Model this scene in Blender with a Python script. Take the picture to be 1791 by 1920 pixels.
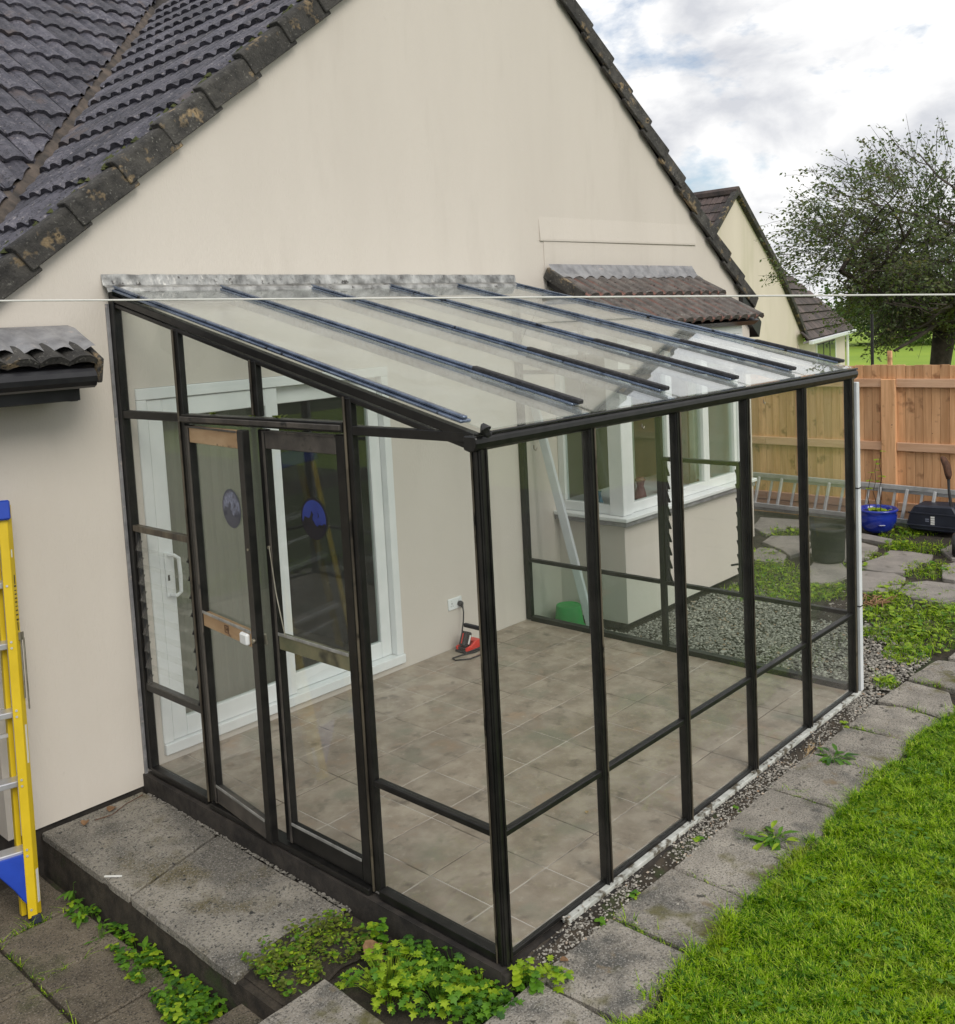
import bpy, bmesh, math, random
from mathutils import Vector, Matrix, noise

for o in list(bpy.data.objects):
    bpy.data.objects.remove(o)
S = bpy.context.scene
COL = S.collection
R = math.radians
rnd = random.Random(7)

# ------------------------------------------------------------------ camera
CAMP = (-2.685, -5.302, 2.519)
CAMR = (1.47913, 0.05064, -0.82281)
FPX = 1835.55
cam_d = bpy.data.cameras.new('camera')
cam = bpy.data.objects.new('camera', cam_d)
COL.objects.link(cam)
cam.location = CAMP
cam.rotation_euler = CAMR
cam_d.sensor_fit = 'VERTICAL'
cam_d.sensor_height = 24.0
cam_d.lens = 24.0 * FPX / 1920.0
cam_d.shift_y = -187.28 / 1920.0
cam_d.clip_start = 0.05
cam_d.clip_end = 2000
S.camera = cam

# ------------------------------------------------------------------ sky, sun, exposure
SUN_DIR = Vector((-0.20, -0.70, 0.62)).normalized()      # towards the sun
wd = bpy.data.worlds.new('World')
S.world = wd
wd.use_nodes = True
nt = wd.node_tree
for n in list(nt.nodes):
    nt.nodes.remove(n)


def N(t, kind, **kw):
    n = t.nodes.new(kind)
    for k, v in kw.items():
        if k in n.inputs:
            n.inputs[k].default_value = v
        else:
            setattr(n, k, v)
    return n


out = N(nt, 'ShaderNodeOutputWorld')
bg = N(nt, 'ShaderNodeBackground', Strength=0.1)
sky = N(nt, 'ShaderNodeTexSky', sky_type='NISHITA', sun_disc=False)
sky.sun_elevation = math.asin(SUN_DIR.z)
sky.sun_rotation = math.atan2(SUN_DIR.x, SUN_DIR.y)
tc = N(nt, 'ShaderNodeTexCoord')
cmb = N(nt, 'ShaderNodeMapping')
cmb.inputs['Scale'].default_value = (1.0, 1.0, 1.9)
nt.links.new(tc.outputs['Generated'], cmb.inputs['Vector'])
n1 = N(nt, 'ShaderNodeTexNoise', Scale=3.6, Detail=10.0, Roughness=0.58, Distortion=0.15)
n2 = N(nt, 'ShaderNodeTexNoise', Scale=5.2, Detail=8.0, Roughness=0.55, Distortion=0.25)
mp = N(nt, 'ShaderNodeMapping')
mp.inputs['Location'].default_value = (3.1, 1.7, 5.0)
nt.links.new(cmb.outputs[0], n1.inputs['Vector'])
nt.links.new(cmb.outputs[0], mp.inputs['Vector']); nt.links.new(mp.outputs[0], n2.inputs['Vector'])
cov = N(nt, 'ShaderNodeValToRGB')
cov.color_ramp.elements[0].position = 0.365; cov.color_ramp.elements[0].color = (0, 0, 0, 1)
cov.color_ramp.elements[1].position = 0.45; cov.color_ramp.elements[1].color = (1, 1, 1, 1)
nt.links.new(n1.outputs['Fac'], cov.inputs[0])
cl = N(nt, 'ShaderNodeValToRGB')
cl.color_ramp.elements[0].position = 0.38; cl.color_ramp.elements[0].color = (0.58, 0.595, 0.635, 1)
cl.color_ramp.elements[1].position = 0.56; cl.color_ramp.elements[1].color = (0.95, 0.945, 0.935, 1)
nt.links.new(n2.outputs['Fac'], cl.inputs[0])
sc = N(nt, 'ShaderNodeVectorMath', operation='SCALE')
nt.links.new(cl.outputs[0], sc.inputs[0]); sc.inputs['Scale'].default_value = 9.4
mix = N(nt, 'ShaderNodeMix', data_type='RGBA')
nt.links.new(cov.outputs[0], mix.inputs[0])
nt.links.new(sky.outputs[0], mix.inputs[6]); nt.links.new(sc.outputs[0], mix.inputs[7])
nt.links.new(mix.outputs[2], bg.inputs['Color'])
nt.links.new(bg.outputs[0], out.inputs['Surface'])

sun_d = bpy.data.lights.new('sun', 'SUN')
sun_d.energy = 1.5
sun_d.angle = R(32)
sun_d.color = (1.0, 0.94, 0.84)
sun = bpy.data.objects.new('sun', sun_d)
COL.objects.link(sun)
sun.rotation_euler = (-SUN_DIR).to_track_quat('-Z', 'Y').to_euler()
sun.location = (0, 0, 20)

S.view_settings.view_transform = 'Standard'
S.view_settings.look = 'None'
S.view_settings.gamma = 1
S.view_settings.use_curve_mapping = False
S.view_settings.exposure = 0.34
S.render.engine = 'CYCLES'
S.cycles.max_bounces = 8
S.cycles.diffuse_bounces = 3
S.cycles.glossy_bounces = 4
S.cycles.transparent_max_bounces = 20
S.cycles.transmission_bounces = 6
S.render.resolution_x = 955
S.render.resolution_y = 1024

RM = cam.rotation_euler.to_matrix()


def px(p):
    """where a point falls in the photograph (used only to skip tiles far out of view)"""
    q = RM.transposed() @ (Vector(p) - Vector(CAMP))
    if q.z > -0.05:
        return (-9999, -9999)
    return (895.5 + FPX * q.x / -q.z, 960 - 187.28 - FPX * q.y / -q.z)


def vis(p, m=200):
    x, y = px(p)
    return -m < x < 1791 + m and -m < y < 1920 + m


# ------------------------------------------------------------------ object helpers
def link(o, parent=None):
    COL.objects.link(o)
    if parent is not None:
        o.parent = parent
        o.matrix_parent_inverse = parent.matrix_basis.inverted()
    return o


def tag(o, label=None, cat=None, group=None, kind=None):
    if label: o['label'] = label
    if cat: o['category'] = cat
    if group: o['group'] = group
    if kind: o['kind'] = kind
    return o


def thing(name, label, cat, loc=(0, 0, 0), group=None):
    o = bpy.data.objects.new(name, None)
    o.empty_display_size = 0.1
    o.location = loc
    link(o)
    return tag(o, label, cat, group)


def setm(me, mats):
    for m in (mats if isinstance(mats, (list, tuple)) else [mats]):
        me.materials.append(m)


def obj(name, me, parent=None, M=None):
    o = bpy.data.objects.new(name, me)
    if M is not None:
        o.matrix_basis = M
    return link(o, parent)


class MB:
    def __init__(s):
        s.v = []; s.f = []; s.m = []

    def add(s, vs, fs, mi=0):
        b = len(s.v)
        s.v += [tuple(x) for x in vs]
        s.f += [tuple(b + i for i in f) for f in fs]
        s.m += [mi] * len(fs)
        return s

    def box(s, x0, x1, y0, y1, z0, z1, mi=0):
        return s.add([(x0, y0, z0), (x1, y0, z0), (x1, y1, z0), (x0, y1, z0), (x0, y0, z1), (x1, y0, z1), (x1, y1, z1), (x0, y1, z1)],
                     [(0, 3, 2, 1), (4, 5, 6, 7), (0, 1, 5, 4), (1, 2, 6, 5), (2, 3, 7, 6), (3, 0, 4, 7)], mi)

    def bar(s, p0, p1, w, h, up=(0, 0, 1), mi=0):
        p0 = Vector(p0); p1 = Vector(p1); d = (p1 - p0).normalized()
        a = d.cross(Vector(up)).normalized(); b = a.cross(d)
        vs = []
        for p in (p0, p1):
            for (i, j) in ((-1, -1), (1, -1), (1, 1), (-1, 1)):
                vs.append(p + a * i * w / 2 + b * j * h / 2)
        return s.add(vs, [(0, 1, 2, 3), (7, 6, 5, 4), (0, 4, 5, 1), (1, 5, 6, 2), (2, 6, 7, 3), (3, 7, 4, 0)], mi)

    def tube(s, pts, r, n=6, mi=0, cap=True):
        pts = [Vector(p) for p in pts]
        rs = r if isinstance(r, (list, tuple)) else [r] * len(pts)
        ref = Vector((0.31, 0.17, 0.93))
        rings = []
        for i, p in enumerate(pts):
            d = (pts[min(i + 1, len(pts) - 1)] - pts[max(i - 1, 0)]).normalized()
            a = d.cross(ref)
            if a.length < 0.05: a = d.cross(Vector((1, 0, 0)))
            a.normalize(); b = d.cross(a)
            rings.append([p + (a * math.cos(t) + b * math.sin(t)) * rs[i] for t in [2 * math.pi * k / n for k in range(n)]])
        vs = [v for rg in rings for v in rg]
        fs = []
        for i in range(len(pts) - 1):
            for k in range(n):
                k2 = (k + 1) % n
                fs.append((i * n + k, i * n + k2, (i + 1) * n + k2, (i + 1) * n + k))
        if cap:
            fs.append(tuple(range(n - 1, -1, -1)))
            fs.append(tuple((len(pts) - 1) * n + k for k in range(n)))
        return s.add(vs, fs, mi)

    def lathe(s, prof, c=(0, 0, 0), n=24, mi=0):
        vs = []; fs = []
        for (r, z) in prof:
            for k in range(n):
                t = 2 * math.pi * k / n
                vs.append((c[0] + r * math.cos(t), c[1] + r * math.sin(t), c[2] + z))
        for i in range(len(prof) - 1):
            for k in range(n):
                k2 = (k + 1) % n
                fs.append((i * n + k, i * n + k2, (i + 1) * n + k2, (i + 1) * n + k))
        return s.add(vs, fs, mi)

    def prism(s, poly, vec, mi=0):
        n = len(poly); v = Vector(vec)
        vs = [Vector(p) for p in poly] + [Vector(p) + v for p in poly]
        fs = [tuple(range(n - 1, -1, -1)), tuple(range(n, 2 * n))]
        for i in range(n):
            j = (i + 1) % n
            fs.append((i, j, n + j, n + i))
        return s.add(vs, fs, mi)

    def mesh(s, name, mats, bevel=0, smooth=False, recalc=True):
        me = bpy.data.meshes.new(name)
        me.from_pydata(s.v, [], s.f)
        setm(me, mats)
        if any(s.m):
            me.polygons.foreach_set('material_index', s.m)
        if bevel or recalc:
            bm = bmesh.new(); bm.from_mesh(me)
            if recalc: bmesh.ops.recalc_face_normals(bm, faces=bm.faces)
            if bevel:
                es = [e for e in bm.edges if len(e.link_faces) == 2 and e.calc_face_angle(0) > 0.6]
                bmesh.ops.bevel(bm, geom=es, offset=bevel, segments=1, profile=0.5, affect='EDGES', clamp_overlap=True)
            bm.to_mesh(me); bm.free()
        if smooth:
            me.polygons.foreach_set('use_smooth', [True] * len(me.polygons))
        me.update()
        return me

    def build(s, name, mats, parent=None, bevel=0, smooth=False, recalc=True):
        return obj(name, s.mesh(name, mats, bevel, smooth, recalc), parent)


BOXC = {}


def box(name, x0, x1, y0, y1, z0, z1, mat, parent=None, bevel=0.002):
    d = (round(abs(x1 - x0), 4), round(abs(y1 - y0), 4), round(abs(z1 - z0), 4))
    k = d + (mat.name, bevel)
    if k not in BOXC:
        b = min(bevel, min(d) * 0.3)
        BOXC[k] = MB().box(-d[0] / 2, d[0] / 2, -d[1] / 2, d[1] / 2, -d[2] / 2, d[2] / 2).mesh(name, mat, b)
    return obj(name, BOXC[k], parent, Matrix.Translation(((x0 + x1) / 2, (y0 + y1) / 2, (z0 + z1) / 2)))


def bar(name, p0, p1, w, h, mat, parent=None, up=(0, 0, 1), bevel=0.002):
    return MB().bar(p0, p1, w, h, up).build(name, mat, parent, bevel)


# ------------------------------------------------------------------ materials
def base_mat(name):
    m = bpy.data.materials.new(name)
    m.use_nodes = True
    t = m.node_tree
    for n in list(t.nodes):
        t.nodes.remove(n)
    o = N(t, 'ShaderNodeOutputMaterial')
    return m, t, o


def c4(c):
    return (c[0], c[1], c[2], 1)


def noisy(t, scale, detail=4, rough=0.6, dist=0.0, coord='pos', stretch=None):
    if coord == 'pos':
        g = N(t, 'ShaderNodeNewGeometry').outputs['Position']
    else:
        g = N(t, 'ShaderNodeTexCoord').outputs['Object']
    if stretch:
        mpn = N(t, 'ShaderNodeMapping')
        mpn.inputs['Scale'].default_value = stretch
        t.links.new(g, mpn.inputs['Vector'])
        g = mpn.outputs[0]
    if coord == 'objr':
        oi = N(t, 'ShaderNodeObjectInfo')
        sv = N(t, 'ShaderNodeVectorMath', operation='SCALE')
        sv.inputs[0].default_value = (37, 51, 23)
        t.links.new(oi.outputs['Random'], sv.inputs['Scale'])
        av = N(t, 'ShaderNodeVectorMath', operation='ADD')
        t.links.new(g, av.inputs[0]); t.links.new(sv.outputs[0], av.inputs[1])
        g = av.outputs[0]
    n = N(t, 'ShaderNodeTexNoise', Scale=scale, Detail=detail, Roughness=rough, Distortion=dist)
    t.links.new(g, n.inputs['Vector'])
    return n.outputs['Fac']


def ramp(t, fac, stops):
    r = N(t, 'ShaderNodeValToRGB')
    e = r.color_ramp.elements
    while len(e) < len(stops):
        e.new(0.5)
    for i, (p, c) in enumerate(stops):
        e[i].position = p; e[i].color = c4(c) if len(c) == 3 else c
    t.links.new(fac, r.inputs[0])
    return r.outputs[0]


def mixc(t, fac, a, b, mode='MIX'):
    m = N(t, 'ShaderNodeMix', data_type='RGBA', blend_type=mode)
    for s, i in ((fac, 0), (a, 6), (b, 7)):
        if hasattr(s, 'links'):
            t.links.new(s, m.inputs[i])
        else:
            m.inputs[i].default_value = s if i == 0 else c4(s)
    return m.outputs[2]


def M(name, c1, c2=None, scale=4, rough=0.6, metal=0.0, spots=None, bump=0.0, bscale=80, var=0.0, coord='pos', stretch=None,
      rvar=0.0, transl=None, lo=0.35, hi=0.65, coat=0.0, spec=0.5):
    """spots: list of (colour, scale, threshold, softness)"""
    m, t, o = base_mat(name)
    b = N(t, 'ShaderNodeBsdfPrincipled', Roughness=rough, Metallic=metal)
    b.inputs['Specular IOR Level'].default_value = spec
    if coat: b.inputs['Coat Weight'].default_value = coat
    if c2 is None: c2 = c1
    col = ramp(t, noisy(t, scale, coord=coord, stretch=stretch), [(lo, c1), (hi, c2)])
    for (c, s, th, so) in (spots or []):
        f = ramp(t, noisy(t, s, 3.5, 0.65, coord=coord, stretch=stretch if s < 3 else None), [(th, (0, 0, 0)), (min(th + so, 1), (1, 1, 1))])
        col = mixc(t, f, col, c)
    if var:
        oi = N(t, 'ShaderNodeObjectInfo')
        mr = N(t, 'ShaderNodeMapRange')
        mr.inputs['To Min'].default_value = 1 - var; mr.inputs['To Max'].default_value = 1 + var
        t.links.new(oi.outputs['Random'], mr.inputs['Value'])
        vm = N(t, 'ShaderNodeVectorMath', operation='SCALE')
        t.links.new(col, vm.inputs[0]); t.links.new(mr.outputs[0], vm.inputs['Scale'])
        col = vm.outputs[0]
    t.links.new(col, b.inputs['Base Color'])
    if rvar:
        rr = N(t, 'ShaderNodeMapRange')
        rr.inputs['To Min'].default_value = max(0.02, rough - rvar); rr.inputs['To Max'].default_value = min(1, rough + rvar)
        t.links.new(noisy(t, scale * 3, 5), rr.inputs['Value']); t.links.new(rr.outputs[0], b.inputs['Roughness'])
    if bump:
        bp = N(t, 'ShaderNodeBump', Strength=bump, Distance=0.01)
        t.links.new(noisy(t, bscale, 5, coord=coord, stretch=stretch), bp.inputs['Height'])
        t.links.new(bp.outputs[0], b.inputs['Normal'])
    sh = b.outputs[0]
    if transl:
        tr = N(t, 'ShaderNodeBsdfTranslucent')
        tc_ = mixc(t, 1.0, col, (1.3, 1.5, 0.6), 'MULTIPLY')
        t.links.new(tc_, tr.inputs['Color'])
        ms = N(t, 'ShaderNodeMixShader'); ms.inputs[0].default_value = transl
        t.links.new(b.outputs[0], ms.inputs[1]); t.links.new(tr.outputs[0], ms.inputs[2])
        sh = ms.outputs[0]
    t.links.new(sh, o.inputs['Surface'])
    return m


def glass(name, tint=(0.97, 0.985, 0.975), dirt=0.03, dirtc=(0.5, 0.5, 0.46), rough=0.0, ior=1.5):
    """thin pane: both faces reflect by angle, the rest goes straight through with a tint, a little dust scatters"""
    m, t, o = base_mat(name)
    ge = N(t, 'ShaderNodeNewGeometry')
    mi = N(t, 'ShaderNodeMapRange')
    mi.inputs['To Min'].default_value = ior; mi.inputs['To Max'].default_value = 1 / ior
    t.links.new(ge.outputs['Backfacing'], mi.inputs['Value'])
    fr = N(t, 'ShaderNodeFresnel'); t.links.new(mi.outputs[0], fr.inputs['IOR'])
    tr = N(t, 'ShaderNodeBsdfTransparent', Color=c4(tint))
    gl = N(t, 'ShaderNodeBsdfGlossy', Roughness=rough); gl.inputs['Color'].default_value = (1, 1, 1, 1)
    ms = N(t, 'ShaderNodeMixShader')
    t.links.new(fr.outputs[0], ms.inputs[0]); t.links.new(tr.outputs[0], ms.inputs[1]); t.links.new(gl.outputs[0], ms.inputs[2])
    df = N(t, 'ShaderNodeBsdfDiffuse', Color=c4(dirtc))
    m2 = N(t, 'ShaderNodeMixShader')
    f = ramp(t, noisy(t, 3.5, 4, 0.7), [(0.3, (dirt * 0.4,) * 3), (0.75, (dirt * 1.8,) * 3)])
    t.links.new(f, m2.inputs[0]); t.links.new(ms.outputs[0], m2.inputs[1]); t.links.new(df.outputs[0], m2.inputs[2])
    t.links.new(m2.outputs[0], o.inputs['Surface'])
    return m


WALL = M('cream_render', (0.595, 0.55, 0.493), (0.628, 0.582, 0.524), 0.9, 0.85, bump=0.30, bscale=75,
         spots=[((0.592, 0.545, 0.485), 0.9, 0.57, 0.2), ((0.54, 0.495, 0.44), 11, 0.68, 0.12), ((0.55, 0.505, 0.45), 1.7, 0.56, 0.25), ((0.25, 0.22, 0.18), 38, 0.765, 0.03)], stretch=(1.6, 1.6, 0.35))
WALL2 = M('cream_render_far', (0.60, 0.53, 0.47), (0.66, 0.585, 0.52), 0.6, 0.9, stretch=(1.5, 1.5, 0.3), spots=[((0.50, 0.46, 0.36), 0.8, 0.55, 0.25)])
PLINTH = M('plinth', (0.014, 0.012, 0.011), (0.045, 0.038, 0.032), 9, 0.9, bump=0.4, bscale=60)
TILE = M('roof_tile', (0.042, 0.042, 0.058), (0.10, 0.096, 0.118), 7, 0.62, var=0.28, coord='objr', bump=0.5, bscale=140,
         spots=[((0.22, 0.205, 0.215), 34, 0.57, 0.12), ((0.012, 0.011, 0.015), 60, 0.56, 0.05), ((0.16, 0.12, 0.105), 2.6, 0.58, 0.2)])
VERGE = M('verge_tile', (0.026, 0.025, 0.024), (0.070, 0.066, 0.060), 9, 0.9, var=0.25, coord='objr', bump=1.0, bscale=70,
          spots=[((0.27, 0.20, 0.115), 7, 0.57, 0.08), ((0.15, 0.145, 0.13), 50, 0.60, 0.08), ((0.24, 0.23, 0.20), 14, 0.70, 0.05), ((0.015, 0.015, 0.014), 14, 0.6, 0.1)])
def bay_tile_mat():
    m, t, o = base_mat('bay_tile')
    b = N(t, 'ShaderNodeBsdfPrincipled', Roughness=0.88)
    col = ramp(t, noisy(t, 9, coord='objr'), [(0.35, (0.075, 0.066, 0.062)), (0.65, (0.15, 0.132, 0.12))])
    ob = N(t, 'ShaderNodeTexCoord').outputs['Object']
    sx = N(t, 'ShaderNodeSeparateXYZ'); t.links.new(ob, sx.inputs[0])
    mu = N(t, 'ShaderNodeMath', operation='MULTIPLY'); mu.inputs[1].default_value = 2 * math.pi / (2.30 / 14)
    t.links.new(sx.outputs['X'], mu.inputs[0])
    co = N(t, 'ShaderNodeMath', operation='COSINE'); t.links.new(mu.outputs[0], co.inputs[0])
    ns = N(t, 'ShaderNodeMath', operation='MULTIPLY_ADD'); ns.inputs[1].default_value = 1.6; ns.inputs[2].default_value = -0.8
    t.links.new(noisy(t, 5, coord='objr'), ns.inputs[0])
    ad_ = N(t, 'ShaderNodeMath', operation='ADD'); t.links.new(co.outputs[0], ad_.inputs[0]); t.links.new(ns.outputs[0], ad_.inputs[1])
    f = ramp(t, ad_.outputs[0], [(0.45, (0, 0, 0)), (0.95, (1, 1, 1))])
    col = mixc(t, f, col, (0.20, 0.092, 0.072))
    for (c, s_, th_, so) in (((0.30, 0.29, 0.27), 48, 0.62, 0.05), ((0.022, 0.02, 0.02), 35, 0.585, 0.06)):
        f = ramp(t, noisy(t, s_, 7, 0.65, coord='objr'), [(th_, (0, 0, 0)), (th_ + so, (1, 1, 1))])
        col = mixc(t, f, col, c)
    t.links.new(col, b.inputs['Base Color'])
    bp = N(t, 'ShaderNodeBump', Strength=0.6, Distance=0.01)
    t.links.new(noisy(t, 110, 5, coord='objr'), bp.inputs['Height']); t.links.new(bp.outputs[0], b.inputs['Normal'])
    t.links.new(b.outputs[0], o.inputs['Surface'])
    return m


BAYTILE = bay_tile_mat()
FARTILE = M('far_tile', (0.05, 0.042, 0.042), (0.115, 0.085, 0.078), 3, 0.9, var=0.3, coord='objr', spots=[((0.05, 0.06, 0.025), 4, 0.62, 0.1)])
MORTAR = M('valley_mortar', (0.05, 0.045, 0.042), (0.15, 0.12, 0.10), 6, 0.95, bump=0.6, bscale=60)
MOSS = M('moss', (0.035, 0.045, 0.012), (0.09, 0.10, 0.03), 25, 0.95, bump=0.9, bscale=180)
LEAD = M('lead_flashing', (0.16, 0.16, 0.155), (0.50, 0.50, 0.48), 10, 0.42, metal=0.6, bump=0.35, bscale=30, rvar=0.12,
         spots=[((0.09, 0.085, 0.08), 16, 0.60, 0.06)])
LEAD2 = M('lead_sheet', (0.19, 0.19, 0.20), (0.33, 0.33, 0.34), 9, 0.55, metal=0.35, bump=0.4, bscale=40,
          spots=[((0.45, 0.40, 0.38), 20, 0.62, 0.1)])
ALU = M('bronze_aluminium', (0.006, 0.006, 0.006), (0.016, 0.015, 0.014), 12, 0.36, metal=0.0, rvar=0.12, spec=0.4,
        spots=[((0.07, 0.06, 0.045), 30, 0.72, 0.10)])
ALUW = M('worn_bronze_aluminium', (0.04, 0.034, 0.028), (0.17, 0.145, 0.105), 9, 0.45, metal=0.4, rvar=0.15, stretch=(1, 1, 0.25),
         spots=[((0.02, 0.018, 0.016), 7, 0.55, 0.12)])
GOLD = M('faded_gold_panel', (0.40, 0.25, 0.13), (0.56, 0.39, 0.23), 8, 0.5, metal=0.25, stretch=(1, 0.3, 1), spots=[((0.16, 0.10, 0.07), 12, 0.60, 0.1)])
OLIVE = M('olive_reflection_panel', (0.15, 0.16, 0.10), (0.27, 0.25, 0.155), 5, 0.4, metal=0.3, spots=[((0.04, 0.04, 0.035), 3, 0.56, 0.1)])  # green reflection on the door's mid rail, put into the colour
GREYP = M('weathered_grey_panel', (0.06, 0.055, 0.05), (0.13, 0.115, 0.10), 7, 0.45, metal=0.3, spots=[((0.02, 0.02, 0.02), 9, 0.6, 0.1)])
ROOFBAR = M('blue_grey_glazing_bar', (0.10, 0.13, 0.19), (0.20, 0.245, 0.33), 10, 0.28, metal=0.7, rvar=0.12,
            spots=[((0.012, 0.012, 0.012), 11, 0.62, 0.08)])
BARTAPE = M('perished_black_seal', (0.008, 0.008, 0.008), (0.03, 0.03, 0.035), 40, 0.6, bump=0.8, bscale=90, spots=[((0.25, 0.25, 0.28), 45, 0.68, 0.06)])
SILVER = M('white_base_strip', (0.40, 0.41, 0.38), (0.62, 0.63, 0.60), 14, 0.5, metal=0.1, spots=[((0.10, 0.085, 0.06), 12, 0.52, 0.10)])
PVC = M('white_upvc', (0.72, 0.75, 0.75), (0.78, 0.80, 0.80), 5, 0.32)
PVCD = M('white_plastic_pipe', (0.62, 0.65, 0.68), (0.72, 0.75, 0.77), 4, 0.45)
SEAL = M('window_seal', (0.02, 0.025, 0.025), None, 4, 0.6)
GLASSV = glass('wall_glass', (0.976, 0.982, 0.979), 0.010, ior=1.27)
GLASSF = glass('far_wall_glass', (0.90, 0.955, 0.925), 0.012, ior=1.33)
GLASSR = glass('roof_glass', (0.93, 0.965, 0.95), 0.10, (0.62, 0.63, 0.60))
GLASSW = glass('window_glass', (0.92, 0.955, 0.94), 0.01)
FLOORT = M('slate_look_floor_tile', (0.265, 0.215, 0.165), (0.41, 0.35, 0.28), 5.5, 0.42, var=0.10, bump=0.1, bscale=30, rvar=0.1,
           spots=[((0.25, 0.225, 0.195), 3, 0.52, 0.2), ((0.35, 0.255, 0.18), 3, 0.56, 0.14), ((0.17, 0.14, 0.11), 7, 0.56, 0.16), ((0.25, 0.235, 0.18), 2.2, 0.55, 0.12), ((0.40, 0.35, 0.28), 22, 0.60, 0.12)])
GROUT = M('grout', (0.14, 0.115, 0.09), (0.50, 0.46, 0.41), 1.6, 0.9, lo=0.44, hi=0.54)
CONC = M('concrete_slab', (0.215, 0.195, 0.165), (0.38, 0.345, 0.295), 7, 0.92, bump=1.0, bscale=90, var=0.08,
         spots=[((0.09, 0.088, 0.08), 4, 0.54, 0.14), ((0.40, 0.38, 0.35), 150, 0.51, 0.16), ((0.075, 0.07, 0.063), 110, 0.52, 0.14), ((0.06, 0.056, 0.048), 14, 0.60, 0.10), ((0.22, 0.17, 0.11), 6, 0.64, 0.1), ((0.12, 0.11, 0.035), 3.3, 0.57, 0.12)])
CONCD = M('dark_mossy_slab', (0.085, 0.07, 0.05), (0.19, 0.158, 0.115), 5, 0.95, bump=1.0, bscale=90, var=0.12,
          spots=[((0.045, 0.05, 0.018), 2.4, 0.53, 0.16), ((0.26, 0.23, 0.19), 130, 0.53, 0.14), ((0.03, 0.027, 0.023), 100, 0.53, 0.12)])
CONCS = M('pitted_step_slab', (0.125, 0.116, 0.10), (0.31, 0.285, 0.24), 2.2, 0.92, bump=1.0, bscale=80, var=0.06, lo=0.40, hi=0.62,
          spots=[((0.12, 0.10, 0.05), 2.6, 0.53, 0.14), ((0.36, 0.345, 0.32), 140, 0.52, 0.16), ((0.05, 0.05, 0.048), 90, 0.53, 0.12), ((0.03, 0.03, 0.03), 26, 0.62, 0.05)])
FLAG = M('flagstone', (0.215, 0.20, 0.185), (0.31, 0.285, 0.26), 4, 0.92, bump=0.6, bscale=70, var=0.1,
         spots=[((0.15, 0.14, 0.12), 6, 0.58, 0.12)])
SOIL = M('dark_soil', (0.022, 0.018, 0.013), (0.06, 0.048, 0.035), 14, 1.0, bump=1.0, bscale=70, spots=[((0.035, 0.05, 0.015), 3, 0.58, 0.1)])
LAWNB = M('lawn_base', (0.03, 0.06, 0.006), (0.055, 0.09, 0.010), 6, 1.0, bump=0.8, bscale=60)
FIELD = M('sunlit_field_turf', (0.19, 0.30, 0.02), (0.25, 0.36, 0.025), 0.15, 1.0)  # sunshine on the far field is put into this turf colour
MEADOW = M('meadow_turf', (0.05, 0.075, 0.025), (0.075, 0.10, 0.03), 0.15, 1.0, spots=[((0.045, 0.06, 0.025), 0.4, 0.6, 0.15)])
GRASSM = M('grass_blades', (0.16, 0.32, 0.002), (0.33, 0.49, 0.008), 6, 0.45, transl=0.35, spec=0.3,
           spots=[((0.58, 0.64, 0.11), 75, 0.55, 0.05), ((0.03, 0.12, 0.003), 42, 0.51, 0.06), ((0.28, 0.32, 0.02), 2.6, 0.60, 0.12)])
WEEDY = M('yellow_green_leaf', (0.20, 0.34, 0.010), (0.38, 0.50, 0.03), 18, 0.5, transl=0.3, spots=[((0.36, 0.30, 0.05), 30, 0.70, 0.06)])
WEEDG = M('green_leaf', (0.06, 0.17, 0.012), (0.14, 0.30, 0.02), 16, 0.5, transl=0.3)
WEEDD = M('dark_green_leaf', (0.025, 0.085, 0.012), (0.06, 0.16, 0.02), 16, 0.5, transl=0.25)
WEEDM = M('mossy_yellow_weed', (0.075, 0.10, 0.012), (0.16, 0.20, 0.025), 22, 0.6, transl=0.25, spots=[((0.14, 0.08, 0.03), 30, 0.64, 0.06)])
TREELEAF = M('tree_leaf', (0.07, 0.105, 0.045), (0.16, 0.18, 0.085), 1.6, 0.45, transl=0.4, spots=[((0.21, 0.16, 0.085), 3, 0.58, 0.1), ((0.02, 0.045, 0.02), 9, 0.58, 0.08)])
HEDGEL = M('hedge_leaf', (0.022, 0.055, 0.010), (0.10, 0.17, 0.025), 0.25, 0.6, transl=0.2)
BARK = M('bark', (0.03, 0.024, 0.02), (0.075, 0.06, 0.048), 8, 0.95, bump=1.0, bscale=25)
DRY = M('dead_leaf', (0.14, 0.075, 0.035), (0.28, 0.16, 0.08), 20, 0.8)
STRAW = M('dry_stalk', (0.32, 0.22, 0.11), (0.45, 0.33, 0.18), 20, 0.8)
FENCE = M('fence_timber', (0.52, 0.275, 0.13), (0.70, 0.41, 0.22), 2.2, 0.8, var=0.16, coord='objr', stretch=(9, 9, 0.7), bump=0.2, bscale=12,
          spots=[((0.16, 0.07, 0.03), 11, 0.70, 0.03), ((0.30, 0.15, 0.07), 4, 0.58, 0.1)])
FENCER = M('fence_rail_timber', (0.57, 0.335, 0.205), (0.70, 0.45, 0.295), 2.2, 0.8, var=0.1, coord='objr', stretch=(9, 0.7, 9), bump=0.2, bscale=12,
           spots=[((0.18, 0.08, 0.035), 9, 0.72, 0.03)])
ALUL = M('ladder_aluminium', (0.42, 0.43, 0.44), (0.58, 0.59, 0.60), 9, 0.45, metal=0.5)
YEL = M('yellow_fibreglass', (0.62, 0.44, 0.006), (0.70, 0.50, 0.010), 6, 0.45)
BLU = M('blue_plastic', (0.010, 0.045, 0.36), (0.014, 0.06, 0.44), 6, 0.4)
TREAD = M('ladder_tread_aluminium', (0.55, 0.56, 0.60), (0.66, 0.67, 0.70), 6, 0.35, metal=0.6)
STEEL = M('zinc_steel', (0.28, 0.26, 0.20), (0.42, 0.40, 0.33), 20, 0.4, metal=0.8)
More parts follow.
